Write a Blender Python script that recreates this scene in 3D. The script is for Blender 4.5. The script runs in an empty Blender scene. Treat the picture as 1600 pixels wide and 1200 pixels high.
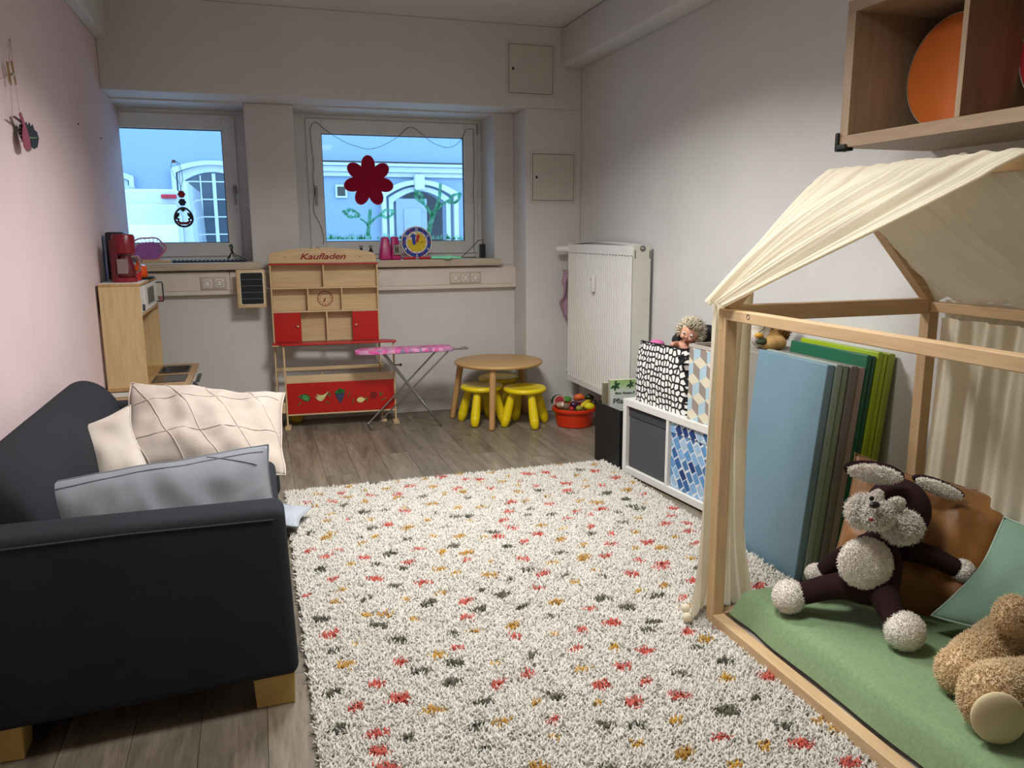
import bpy, bmesh, math, random
import numpy as np
from mathutils import Matrix, Vector, noise as mnoise
random.seed(7); np.random.seed(7)
PI = math.pi
scene = bpy.context.scene
C = scene.collection
# ---------------------------------------------------------------- camera
FPX = 1245.0; CAMZ = 1.45
YAW, PITCH, ROLL = (math.radians(a) for a in (17.62, 10.70, -0.305))
def cam_axes():
    w = Vector((math.sin(YAW)*math.cos(PITCH), math.cos(YAW)*math.cos(PITCH), -math.sin(PITCH)))
    r = Vector((math.cos(YAW), -math.sin(YAW), 0)); u = r.cross(w)
    c, s = math.cos(ROLL), math.sin(ROLL)
    return c*r+s*u, -s*r+c*u, w
CR, CU, CW = cam_axes()
cam = bpy.data.cameras.new('camera'); cam.sensor_width = 36; cam.lens = FPX/1600*36
cam.clip_start = .05; cam.clip_end = 200
camo = bpy.data.objects.new('camera', cam); C.objects.link(camo)
m = Matrix((CR, CU, -CW)).transposed().to_4x4(); m.translation = (0, 0, CAMZ)
camo.matrix_world = m
scene.camera = camo
def ray(px, py): return CR*((px-800)/FPX) - CU*((py-600)/FPX) + CW
CO = Vector((0, 0, CAMZ))
def onx(px, py, X): d = ray(px, py); return CO + d*(X/d.x)
def ony(px, py, Y): d = ray(px, py); return CO + d*(Y/d.y)
def onz(px, py, Z): d = ray(px, py); return CO + d*((Z-CAMZ)/d.z)
# ---------------------------------------------------------------- exposure, sky, lamps
vs = scene.view_settings
scene.display_settings.display_device = 'sRGB'
vs.view_transform = 'Standard'; vs.look = 'None'; vs.gamma = 1; vs.use_curve_mapping = False
vs.exposure = 0.12
SKY = (0.36, 0.65, 1.0); SKY_STRENGTH = 4.8
LAMP_W = (30, 54); LAMP_COL = (1.0, 0.985, 0.96)
LAMPS = [(0.80, 2.05), (0.80, 3.80)]; LAMP_Z = 2.62
world = bpy.data.worlds.new('overcast_sky'); scene.world = world; world.use_nodes = True
bg = world.node_tree.nodes['Background']; bg.inputs[0].default_value = (*SKY, 1); bg.inputs[1].default_value = SKY_STRENGTH
# ---------------------------------------------------------------- material helpers
def hexc(h):
    h = h.lstrip('#'); r = [int(h[i:i+2], 16)/255 for i in (0, 2, 4)]
    return tuple(c/12.92 if c <= .04045 else ((c+.055)/1.055)**2.4 for c in r)
MATS = {}
def base(name):
    mt = bpy.data.materials.new(name); mt.use_nodes = True
    nt = mt.node_tree; p = nt.nodes['Principled BSDF']; MATS[name] = mt
    return mt, nt, p
def coords(nt, scale=(1, 1, 1), rot=(0, 0, 0), rnd=0.0, src='Object'):
    tc = nt.nodes.new('ShaderNodeTexCoord'); mp = nt.nodes.new('ShaderNodeMapping')
    mp.inputs['Scale'].default_value = scale; mp.inputs['Rotation'].default_value = rot
    out = tc.outputs[src]
    if rnd:
        oi = nt.nodes.new('ShaderNodeObjectInfo'); ml = nt.nodes.new('ShaderNodeMath'); ml.operation = 'MULTIPLY'
        ml.inputs[1].default_value = rnd; nt.links.new(oi.outputs['Random'], ml.inputs[0])
        ad = nt.nodes.new('ShaderNodeVectorMath'); ad.operation = 'ADD'
        nt.links.new(out, ad.inputs[0]); nt.links.new(ml.outputs[0], ad.inputs[1]); out = ad.outputs[0]
    nt.links.new(out, mp.inputs['Vector']); return mp.outputs[0]
def noise(nt, vec, scale, detail=3, rough=.55, dist=0):
    n = nt.nodes.new('ShaderNodeTexNoise'); n.inputs['Scale'].default_value = scale; n.inputs['Detail'].default_value = detail
    n.inputs['Roughness'].default_value = rough; n.inputs['Distortion'].default_value = dist
    nt.links.new(vec, n.inputs['Vector']); return n.outputs['Fac']
def ramp(nt, fac, stops):
    r = nt.nodes.new('ShaderNodeValToRGB'); e = r.color_ramp.elements
    while len(e) < len(stops): e.new(.5)
    for el, (p, c) in zip(e, stops): el.position = p; el.color = (*c, 1)
    nt.links.new(fac, r.inputs[0]); return r.outputs[0]
def mixc(nt, fac, a, b, mode='MIX'):
    n = nt.nodes.new('ShaderNodeMix'); n.data_type = 'RGBA'; n.blend_type = mode
    for i, v in ((0, fac), (6, a), (7, b)):
        if hasattr(v, 'is_linked'): nt.links.new(v, n.inputs[i])
        else: n.inputs[i].default_value = v if i == 0 else (*v, 1)
    return n.outputs[2]
def bump(nt, p, h, strength, dist=.002):
    b = nt.nodes.new('ShaderNodeBump'); b.inputs['Strength'].default_value = strength; b.inputs['Distance'].default_value = dist
    nt.links.new(h, b.inputs['Height']); nt.links.new(b.outputs[0], p.inputs['Normal']); return b
def tint(c, f): return tuple(min(1, x*f) for x in c)
def plain(name, col, rough=.55, metal=0, bs=0, bst=.2, bd=.002, var=0, vs_=6, sheen=0, trans=0, coat=0, spec=.5):
    """plain surface: colour with slight mottling, optional fine relief"""
    if name in MATS: return MATS[name]
    if isinstance(col, str): col = hexc(col)
    mt, nt, p = base(name)
    p.inputs['Base Color'].default_value = (*col, 1); p.inputs['Roughness'].default_value = rough; p.inputs['Metallic'].default_value = metal
    p.inputs['Specular IOR Level'].default_value = spec
    if sheen: p.inputs['Sheen Weight'].default_value = sheen; p.inputs['Sheen Roughness'].default_value = .5
    if coat: p.inputs['Coat Weight'].default_value = coat
    v = coords(nt)
    va = var or .06
    f = noise(nt, v, vs_, 4)
    cc = ramp(nt, f, [(.25, tint(col, 1-va)), (.75, tint(col, 1+va))])
    nt.links.new(cc, p.inputs['Base Color'])
    if bs: bump(nt, p, noise(nt, v, bs, 3, .6), bst, bd)
    if trans:
        tr = nt.nodes.new('ShaderNodeBsdfTranslucent'); nt.links.new(cc, tr.inputs[0])
        mx = nt.nodes.new('ShaderNodeMixShader'); mx.inputs[0].default_value = trans
        nt.links.new(p.outputs[0], mx.inputs[1]); nt.links.new(tr.outputs[0], mx.inputs[2])
        nt.links.new(mx.outputs[0], nt.nodes['Material Output'].inputs[0])
    return mt
def wood(name, c1, c2, grain='Y', scale=7, rough=.45, knots=False, rnd=30, c3=None):
    if name in MATS: return MATS[name]
    mt, nt, p = base(name)
    c1, c2 = (hexc(c) if isinstance(c, str) else c for c in (c1, c2))
    lo = .09
    sc = {'X': (lo, 1, 1), 'Y': (1, lo, 1), 'Z': (1, 1, lo)}[grain]
    v = coords(nt, sc, rnd=rnd)
    f1 = noise(nt, v, scale*2, 4, .6, 1.2); f2 = noise(nt, v, scale*14, 3, .6)
    ca = ramp(nt, f1, [(.3, c1), (.7, c2)])
    cb = ramp(nt, f2, [(.35, (.80, .78, .75)), (.6, (1, 1, 1))])
    cc = mixc(nt, .55, ca, cb, 'MULTIPLY')
    nt.links.new(cc, p.inputs['Base Color']); p.inputs['Roughness'].default_value = rough
    bump(nt, p, f2, .08, .001)
    return mt
# ---------------------------------------------------------------- mesh helpers
PM = {}
def pm(o): return PM.get(o.name, Matrix.Identity(4)) if o else Matrix.Identity(4)
class MB:
    def __init__(s): s.v = []; s.f = []; s.mi = []
    def add(s, vs, fs, mi=0, M=None):
        k = len(s.v); s.v += [tuple((M @ Vector(v)) if M else v) for v in vs]
        s.f += [tuple(i+k for i in f) for f in fs]; s.mi += [mi]*len(fs); return s
    def box(s, x0, x1, y0, y1, z0, z1, mi=0, M=None):
        return s.add([(x, y, z) for z in (z0, z1) for y in (y0, y1) for x in (x0, x1)],
            [(0, 2, 3, 1), (4, 5, 7, 6), (0, 1, 5, 4), (2, 6, 7, 3), (0, 4, 6, 2), (1, 3, 7, 5)], mi, M)
    def hexa(s, b, t, mi=0):
        """b, t: four corners each, counter-clockwise seen from above"""
        return s.add(list(b)+list(t), [(3, 2, 1, 0), (4, 5, 6, 7)]+[(i, (i+1) % 4, 4+(i+1) % 4, 4+i) for i in range(4)], mi)
    def prism(s, poly, z0, z1, M=None, mi=0):
        n = len(poly); a = [(x, y, z0) for x, y in poly]; b = [(x, y, z1) for x, y in poly]
        return s.add(a+b, [tuple(range(n-1, -1, -1)), tuple(range(n, 2*n))]+[(i, (i+1) % n, n+(i+1) % n, n+i) for i in range(n)], mi, M)
    def tube(s, pts, r, n=8, closed=False, mi=0):
        pts = [Vector(p) for p in pts]; N = len(pts); rr = r if hasattr(r, '__len__') else [r]*N
        vs = []; up = None
        for i, p in enumerate(pts):
            a = pts[(i-1) % N] if (closed or i) else p; b = pts[(i+1) % N] if (closed or i < N-1) else p
            t = (b-a).normalized()
            if up is None:
                up = Vector((0, 0, 1)) if abs(t.z) < .9 else Vector((1, 0, 0))
            x = t.cross(up)
            if x.length < 1e-6: x = t.orthogonal()
            x.normalize(); y = x.cross(t); up = y
            for j in range(n):
                q = 2*PI*j/n; vs.append(p + (x*math.cos(q)+y*math.sin(q))*rr[i])
        fs = []
        for i in range(N if closed else N-1):
            for j in range(n):
                a = i*n+j; b = i*n+(j+1) % n; c = ((i+1) % N)*n+(j+1) % n; d = ((i+1) % N)*n+j; fs.append((a, b, c, d))
        if not closed: fs += [tuple(range(n-1, -1, -1)), tuple((N-1)*n+j for j in range(n))]
        return s.add(vs, fs, mi)
    def cyl(s, a, b, r0, r1=None, n=16, mi=0): return s.tube([a, b], [r0, r0 if r1 is None else r1], n, mi=mi)
    def lathe(s, prof, n=24, M=None, mi=0, cap=True):
        vs = [(r*math.cos(2*PI*j/n), r*math.sin(2*PI*j/n), z) for r, z in prof for j in range(n)]
        fs = [(i*n+j, i*n+(j+1) % n, (i+1)*n+(j+1) % n, (i+1)*n+j) for i in range(len(prof)-1) for j in range(n)]
        k = len(prof)-1
        if cap and prof[0][0] > 1e-5: fs.append(tuple(range(n-1, -1, -1)))
        if cap and prof[-1][0] > 1e-5: fs.append(tuple(k*n+j for j in range(n)))
        return s.add(vs, fs, mi, M)
    def ball(s, c, r, n=16, m=10, M=None, mi=0):
        r = r if hasattr(r, '__len__') else (r, r, r)
        L = Matrix.Translation(c) @ (M or Matrix.Identity(4)) @ Matrix.Diagonal((*r, 1))
        prof = [(max(1e-6, math.sin(PI*i/m)), -math.cos(PI*i/m)) for i in range(m+1)]
        return s.lathe(prof, n, L, mi)
    def grid(s, fn, nu, nv, mi=0):
        vs = [tuple(fn(i/nu, j/nv)) for j in range(nv+1) for i in range(nu+1)]
        return s.add(vs, [(j*(nu+1)+i, j*(nu+1)+i+1, (j+1)*(nu+1)+i+1, (j+1)*(nu+1)+i) for j in range(nv) for i in range(nu)], mi)
    def build(s, name, mats, parent=None, local=False, smooth=None, bevel=0, seg=2, sub=0, solid=0, weld=False):
        me = bpy.data.meshes.new(name)
        vs = s.v
        if parent is not None and not local:
            inv = pm(parent).inverted(); vs = [tuple(inv @ Vector(v)) for v in vs]
        me.from_pydata(vs, [], s.f)
        mats = mats if isinstance(mats, (list, tuple)) else [mats]
        for mt in mats: me.materials.append(mt)
        if len(mats) > 1: me.polygons.foreach_set('material_index', s.mi)
        bm = bmesh.new(); bm.from_mesh(me)
        if weld: bmesh.ops.remove_doubles(bm, verts=bm.verts, dist=1e-5)
        bmesh.ops.recalc_face_normals(bm, faces=bm.faces)
        bm.to_mesh(me); bm.free()
        o = bpy.data.objects.new(name, me); C.objects.link(o)
        if parent is not None:
            o.parent = parent; PM[o.name] = pm(parent)
        finish(o, smooth, bevel, seg, sub, solid)
        return o
def finish(o, smooth=None, bevel=0, seg=2, sub=0, solid=0):
    me = o.data
    if bevel:
        b = o.modifiers.new('bevel', 'BEVEL'); b.width = bevel; b.segments = seg; b.limit_method = 'ANGLE'; b.angle_limit = .6
    if solid:
        b = o.modifiers.new('solid', 'SOLIDIFY'); b.thickness = solid; b.offset = 0
    if sub:
        b = o.modifiers.new('sub', 'SUBSURF'); b.levels = sub; b.render_levels = sub
    if smooth is not None or (bevel and seg > 2):
        me.shade_smooth()
        if smooth is not None and smooth < 180 and not bevel: me.set_sharp_from_angle(angle=math.radians(smooth))
    return o
def tag(o, label=None, cat=None, group=None, kind=None):
    if label: o['label'] = label
    if cat: o['category'] = cat
    if group: o['group'] = group
    if kind: o['kind'] = kind
    return o
def thing(name, label, cat, loc=(0, 0, 0), rz=0, group=None):
    o = bpy.data.objects.new(name, None); C.objects.link(o); o.empty_display_size = .05
    o.location = loc; o.rotation_euler = (0, 0, rz)
    PM[o.name] = Matrix.Translation(loc) @ Matrix.Rotation(rz, 4, 'Z')
    return tag(o, label, cat, group)
def copy_tree(o, parent=None):
    c = o.copy(); C.objects.link(c)
    if parent is not None: c.parent = parent
    for ch in list(o.children):
        copy_tree(ch, c)
    return c
def stuff(o): o['kind'] = 'stuff'; return o
def struct(o): o['kind'] = 'structure'; return o
def text_mb(txt, size, shear=0, bold=0, spacing=1.0):
    """lettering as a flat mesh in its own xy plane (uses the built-in font)"""
    cu = bpy.data.curves.new('lettering', 'FONT'); cu.body = txt; cu.size = size; cu.shear = shear; cu.offset = bold; cu.space_character = spacing
    cu.resolution_u = 4
    ob = bpy.data.objects.new('lettering', cu); C.objects.link(ob)
    bpy.context.view_layer.update()
    dg = bpy.context.evaluated_depsgraph_get(); me = ob.evaluated_get(dg).to_mesh()
    b = MB(); b.add([tuple(v.co) for v in me.vertices], [tuple(p.vertices) for p in me.polygons])
    ob.evaluated_get(dg).to_mesh_clear(); bpy.data.objects.remove(ob); bpy.data.curves.remove(cu)
    return b
def xf(mb, M): mb.v = [tuple(M @ Vector(v)) for v in mb.v]; return mb
def frame(o, x, y, z=None):
    """matrix with the given axes (x,y as vectors) at o"""
    x = Vector(x).normalized(); y = Vector(y).normalized(); z = Vector(z) if z else x.cross(y)
    m = Matrix((x, y, z)).transposed().to_4x4(); m.translation = o; return m
FACE_CAM = lambda o: frame(o, (1, 0, 0), (0, 0, 1))      # flat print on a surface facing -y
def outline(circles, n=120, c=(0, 0)):
    """outline of a union of discs/ellipses (cx,cy,rx,ry,rot) seen from c"""
    out = []
    for k in range(n):
        q = 2*PI*k/n; d = (math.cos(q), math.sin(q)); best = 0
        for cx, cy, rx, ry, a in circles:
            ca, sa = math.cos(a), math.sin(a)
            ox, oy = c[0]-cx, c[1]-cy
            o2 = ((ox*ca+oy*sa)/rx, (-ox*sa+oy*ca)/ry); d2 = ((d[0]*ca+d[1]*sa)/rx, (-d[0]*sa+d[1]*ca)/ry)
            A = d2[0]**2+d2[1]**2; B = o2[0]*d2[0]+o2[1]*d2[1]; D = B*B-A*(o2[0]**2+o2[1]**2-1)
            if D >= 0: best = max(best, (-B+math.sqrt(D))/A)
        out.append((c[0]+d[0]*best, c[1]+d[1]*best))
    return out
def clip(poly, x0, x1, y0, y1):
    for ax, lim, sg in ((0, x0, 1), (0, x1, -1), (1, y0, 1), (1, y1, -1)):
        out = []
        for i in range(len(poly)):
            a, b = poly[i-1], poly[i]; da, db = (a[ax]-lim)*sg, (b[ax]-lim)*sg
            if (da < 0) != (db < 0):
                t = da/(da-db); out.append((a[0]+(b[0]-a[0])*t, a[1]+(b[1]-a[1])*t))
            if db >= 0: out.append(b)
        poly = out
        if len(poly) < 3: return None
    return poly
def tufts(name, pts, nrm, mat, parent, length=.02, width=.003, lean=.6, cols=None, sides=3, jitter=.35, seed=1, curl=.5, gravity=0.0):
    """short pile / fur: one mesh of thin bent pyramids"""
    rg = np.random.default_rng(seed); n = len(pts)
    nrm = nrm/np.linalg.norm(nrm, axis=1)[:, None]
    d = nrm + lean*rg.normal(size=(n, 3)); d /= np.linalg.norm(d, axis=1)[:, None]
    bad = (d*nrm).sum(1) < .15; d[bad] = nrm[bad]
    L = (length*(1+jitter*rg.uniform(-1, 1, n)))[:, None]
    a = np.cross(d, rg.normal(size=(n, 3))); a /= np.linalg.norm(a, axis=1)[:, None]; b = np.cross(d, a)
    mid = pts + d*L*.55; d2 = d + curl*rg.normal(size=(n, 3)); d2[:, 2] -= gravity; d2 /= np.linalg.norm(d2, axis=1)[:, None]
    tip = mid + d2*L*.45
    V = np.zeros((n, sides*2+1, 3)); 
    for k in range(sides):
        q = 2*PI*k/sides; o = (a*math.cos(q)+b*math.sin(q))*width*.5
        V[:, k] = pts+o*.8; V[:, sides+k] = mid+o
    V[:, 2*sides] = tip
    base_ = np.arange(n)[:, None]*(2*sides+1)
    quads = np.array([[k, (k+1) % sides, sides+(k+1) % sides, sides+k] for k in range(sides)]).ravel()
    tris = np.array([[sides+k, sides+(k+1) % sides, 2*sides] for k in range(sides)]).ravel()
    me = bpy.data.meshes.new(name); me.vertices.add(n*(2*sides+1)); me.vertices.foreach_set('co', V.ravel())
    li = np.concatenate([base_+quads[None], base_+tris[None]], 1).ravel()
    nl = sides*7; me.loops.add(n*nl); me.loops.foreach_set('vertex_index', li.astype(np.int32))
    st = np.array([4*k for k in range(sides)]+[4*sides+3*k for k in range(sides)]); tot = np.array([4]*sides+[3]*sides)
    me.polygons.add(n*2*sides)
    me.polygons.foreach_set('loop_start', (np.arange(n)[:, None]*nl+st[None]).ravel().astype(np.int32))
    me.polygons.foreach_set('loop_total', np.tile(tot, n).astype(np.int32))
    me.update(calc_edges=True)
    if cols is not None:
        at = me.color_attributes.new('col', 'FLOAT_COLOR', 'POINT')
        cc = np.ones((n, 2*sides+1, 4), np.float32); cc[:, :, :3] = cols[:, None, :]
        at.data.foreach_set('color', cc.ravel())
    me.shade_smooth(); me.materials.append(mat)
    o = bpy.data.objects.new(name, me); C.objects.link(o)
    if parent is not None: o.parent = parent; PM[o.name] = pm(parent)
    return stuff(o)
def sample_mesh(o, n, seed=1):
    """random points + normals on an object's evaluated mesh (local coordinates)"""
    bpy.context.view_layer.update()
    dg = bpy.context.evaluated_depsgraph_get(); ev = o.evaluated_get(dg); me = ev.to_mesh(); me.calc_loop_triangles()
    v = np.empty(len(me.vertices)*3); me.vertices.foreach_get('co', v); v = v.reshape(-1, 3)
    t = np.empty(len(me.loop_triangles)*3, np.int32); me.loop_triangles.foreach_get('vertices', t); t = t.reshape(-1, 3)
    ev.to_mesh_clear()
    A, B, D = v[t[:, 0]], v[t[:, 1]], v[t[:, 2]]; cr = np.cross(B-A, D-A); ar = np.linalg.norm(cr, axis=1)
    rg = np.random.default_rng(seed); k = rg.choice(len(t), n, p=ar/ar.sum()); r1 = np.sqrt(rg.random(n))[:, None]; r2 = rg.random(n)[:, None]
    return A[k]*(1-r1)+B[k]*(r1*(1-r2))+D[k]*(r1*r2), cr[k]/np.maximum(ar[k][:, None], 1e-12)
def blob(name, shapes, mat, parent, voxel=.008, smooth_it=6):
    """one continuous body grown from capsules (p,q,r0,r1) and ellipsoids (c,(rx,ry,rz),M)"""
    b = MB()
    for s in shapes:
        if len(s) == 4:
            p, q, r0, r1 = s; p, q = Vector(p), Vector(q); L = (q-p).length
            k = 8; pts = []; rr = []
            ax = (q-p).normalized()
            for i in range(5): a = PI/2*(1-i/4); pts.append(p-ax*r0*math.sin(a)*.98); rr.append(max(1e-4, r0*math.cos(a)))
            for i in range(1, k): pts.append(p.lerp(q, i/k)); rr.append(r0+(r1-r0)*i/k)
            for i in range(5): a = PI/2*i/4; pts.append(q+ax*r1*math.sin(a)*.98); rr.append(max(1e-4, r1*math.cos(a)))
            b.tube(pts, rr, 14)
        else:
            b.ball(s[0], s[1], 18, 12, s[2] if len(s) > 2 else None)
    o = b.build(name, mat, parent, smooth=180)
    r = o.modifiers.new('remesh', 'REMESH'); r.mode = 'VOXEL'; r.voxel_size = voxel; r.use_smooth_shade = True
    s = o.modifiers.new('smooth', 'SMOOTH'); s.iterations = smooth_it; s.factor = .5
    return o
def pillow_fn(w, h, t, pinch=.06, lump=.01, seed=0, n=2.6):
    def fn(sign):
        def f(u, v):
            a, b = 2*u-1, 2*v-1
            k = max(0, (1-abs(a)**n)*(1-abs(b)**n))**.60
            x = a*w/2*(1-pinch*(1-b*b)*abs(a)**3); y = b*h/2*(1-pinch*(1-a*a)*abs(b)**3)
            z = sign*t/2*k
            z += lump*k*(mnoise.noise(Vector((x*5+seed*3.1, y*5, sign*2+seed)))+.6*mnoise.noise(Vector((x*13+seed*1.7, y*11, sign+seed*2))))
            z -= lump*.8*k*abs(mnoise.noise(Vector((x*9+seed, y*6+x*3, sign*1.3+seed))))
            y += lump*.5*mnoise.noise(Vector((x*7, b*.6, seed*5.3))); x += lump*.4*mnoise.noise(Vector((a*.6, y*7, seed*2.9)))
            return (x, y, z)
        return f
    return fn
def pillow(name, mat, parent, M, w, h, t, seed=0, pinch=.06, lump=.02, n=48):
    b = MB(); f = pillow_fn(w, h, t, pinch, lump, seed)
    b.grid(f(1), n, n); b.grid(f(-1), n, n); xf(b, M)
    return b.build(name, mat, parent, smooth=180, weld=True)
# ================================================================= materials of the room
XL, XR, YP, YR, YW, YF, ZC = -.905, 2.52, 6.086, 6.40, 6.79, -1.3, 3.0
SILL = 1.25; SOF = 2.40
def wall_mat(name, col, bs=55, bst=.35):
    mt, nt, p = base(name); col = hexc(col)
    v = coords(nt)
    cc = ramp(nt, noise(nt, v, 2.2, 4), [(.3, tint(col, .96)), (.7, tint(col, 1.03))])
    sp = ramp(nt, noise(nt, v, 9, 2), [(.27, (.90, .89, .87)), (.33, (1, 1, 1))])
    nt.links.new(mixc(nt, .35, cc, sp, 'MULTIPLY'), p.inputs['Base Color']); p.inputs['Roughness'].default_value = .85
    bump(nt, p, noise(nt, v, bs, 4, .6), bst, .003); return mt
m_white = wall_mat('white_plaster', '#d3d0cc', 70, .15)
m_rough = wall_mat('white_woodchip_plaster', '#d3d1ce', 34, .55)
m_pink = wall_mat('pale_pink_plaster', '#d7c1c1', 90, .12)
m_ceil = wall_mat('ceiling_white', '#d0cecb', 40, .2)
m_base = plain('baseboard_grey_white', '#c9c6c0', .5)
m_frame = plain('window_frame_white', '#e4e4e0', .35, bs=0)
m_sill = wood('pale_laminate_sill', '#b9a892', '#c7b7a2', 'X', 5, .4)
m_duct = plain('cream_cable_duct', '#d9cfc2', .4)
m_dark = plain('black_rubber', '#0b0c10', .5)
m_gap = plain('dark_gap', '#3b352f', .8)
m_steel = plain('brushed_steel', '#a9a7a2', .3, .9)
m_chrome = plain('chrome', '#c9c9c9', .15, 1.0)
m_blackpl = plain('black_plastic', '#101114', .4)
m_whitepl = plain('white_plastic', '#e4e1da', .35)
def glass_mat():
    mt, nt, p = base('window_glass')
    tr = nt.nodes.new('ShaderNodeBsdfTransparent'); tr.inputs[0].default_value = (.97, .99, 1, 1)
    gl = nt.nodes.new('ShaderNodeBsdfGlossy'); gl.inputs['Roughness'].default_value = .03
    fr = nt.nodes.new('ShaderNodeFresnel'); fr.inputs['IOR'].default_value = 1.3
    v = coords(nt); nz = noise(nt, v, 3, 2)
    b = nt.nodes.new('ShaderNodeBump'); b.inputs['Strength'].default_value = .01; nt.links.new(nz, b.inputs['Height']); nt.links.new(b.outputs[0], gl.inputs['Normal'])
    mx = nt.nodes.new('ShaderNodeMixShader'); nt.links.new(fr.outputs[0], mx.inputs[0]); nt.links.new(tr.outputs[0], mx.inputs[1]); nt.links.new(gl.outputs[0], mx.inputs[2])
    nt.links.new(mx.outputs[0], nt.nodes['Material Output'].inputs[0]); return mt
m_glass = glass_mat()
def floor_mat():
    mt, nt, p = base('grey_oak_vinyl_plank')
    v = coords(nt, (1, .11, 1), rnd=61)
    f1 = noise(nt, v, 9, 5, .62, .8); f2 = noise(nt, v, 70, 4, .65, .3); f3 = noise(nt, coords(nt, (1, .45, 1), rnd=23), 6, 3, .5, 1.5)
    ca = ramp(nt, f1, [(.28, hexc('#5f564a')), (.5, hexc('#7f7566')), (.74, hexc('#988d7c'))])
    cb = ramp(nt, f2, [(.36, (.52, .50, .47)), (.58, (1, 1, 1))])
    cc = mixc(nt, .55, ca, cb, 'MULTIPLY')
    kn = ramp(nt, f3, [(.27, (.42, .39, .36)), (.36, (1, 1, 1))])
    cc = mixc(nt, .75, cc, kn, 'MULTIPLY')
    oi = nt.nodes.new('ShaderNodeObjectInfo')
    tn = ramp(nt, oi.outputs['Random'], [(0, (.80, .79, .77)), (.5, (.95, .95, .94)), (1, (1.0, .97, .93))])
    cc = mixc(nt, 1, cc, tn, 'MULTIPLY')
    nt.links.new(cc, p.inputs['Base Color']); p.inputs['Roughness'].default_value = .42
    bump(nt, p, f2, .12, .001); return mt
m_floor = floor_mat()
m_joint = plain('plank_joint', '#3a332c', .8)
# ================================================================= the room
fo = struct(MB().box(XL-.02, XR+.02, YF, YR+.02, -.06, -.004).build('floor', m_joint))
PW, PL = .19, 1.22
pmesh = None
for i in range(20):
    x0 = -.05+PW*(i-5)
    off = [0, .47, .83, .22, .66, 1.02, .35][i % 7]
    y = YF-off
    while y < YR:
        xa, xb, ya, yb = max(x0, XL), min(x0+PW, XR), max(y, YF), min(y+PL, YR)
        if xb-xa > .01 and yb-ya > .02:
            g = .0009
            full = (abs(xb-xa-PW) < 1e-6 and abs(yb-ya-PL) < 1e-6)
            if full and pmesh:
                o = bpy.data.objects.new('plank', pmesh); C.objects.link(o); o.parent = fo; o.location = (xa, ya, 0)
            else:
                b = MB().box(g, xb-xa-g, g, yb-ya-g, -.004, 0)
                o = b.build('plank', m_floor, fo, local=True); o.location = (xa, ya, 0)
                if full: pmesh = o.data
        y += PL
struct(MB().box(XL-.15, XR+.15, YF-.15, YW+.15, ZC, ZC+.15).build('ceiling', m_ceil))
b = MB(); b.box(XL-.15, XL, YF-.15, YW-.02, -.06, ZC); b.box(XL-.15, XL, YW-.02, YW+.15, SOF-.012, ZC); b.box(XL-.15, XL, YW-.02, YW+.15, -.06, SILL)
struct(b.build('wall_left', m_pink))
struct(MB().box(XL-.30, XL-.15, YW-.1, YW+.2, -.06, ZC).build('wall_outer', m_white))
struct(MB().box(XR, XR+.15, YF-.15, YW+.15, -.06, ZC).build('wall_right', m_rough))
struct(MB().box(XL, XR, YF-.15, YF, -.06, ZC).build('wall_front', m_white))
# back wall: proud lintel + pier on the right, recessed window wall with two openings
W1 = (XL, -.018); W2 = (.335, 1.889)
struct(MB().box(XL, 2.057, YR, YW+.15, -.06, SILL-.055).build('wall_back', m_white))                     # breast wall
struct(MB().box(XL, XR, YP, YW+.15, SOF, ZC).build('wall_lintel', m_white, bevel=.006))                  # above the windows
struct(MB().box(2.057, XR, YP, YW+.15, -.06, SOF).build('wall_pier', m_white, bevel=.006))               # pier with the access panels
struct(MB().box(W1[1], W2[0], YR, YW+.15, SILL-.055, SOF).build('wall_pillar', m_white, bevel=.012, seg=3))
struct(MB().box(W2[1], 2.057, YR, YW+.15, SILL-.055, SOF).build('wall_reveal', m_white, bevel=.006))
for i_, w_ in enumerate((W1, W2)): struct(MB().box(w_[0], w_[1], YR, YW+.15, SOF-.012, SOF).build('trim_%d' % (5+i_), m_white))
struct(MB().box(XL, -.837, YF, YP, 2.71, ZC).build('trim_1', m_ceil, bevel=.006))
struct(MB().box(2.35, XR, YF, YP, 2.71, ZC).build('trim_2', m_ceil, bevel=.02, seg=3))
struct(MB().box(XL, 2.055, YR-.016, YR, 0, .105).build('baseboard_back', m_base, bevel=.004))
struct(MB().box(2.06, XR, YP-.016, YP, 0, .105).build('baseboard_right', m_base, bevel=.004))
struct(MB().box(XL, XL+.014, YF, YR-.016, 0, .09).build('baseboard_left', m_base, bevel=.004))
# sills
for n_, (x0, x1) in (('trim_3', (XL, .035)), ('trim_4', (.30, 1.915))):
    b = MB(); b.box(x0, x1, 6.30, YR, SILL-.055, SILL); b.box(max(x0, W1[0] if x0 < 0 else W2[0]), min(x1, W1[1] if x0 < 0 else W2[1]), YR, YW+.05, SILL-.055, SILL)
    s = struct(b.build(n_, m_sill, bevel=.004))
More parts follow.
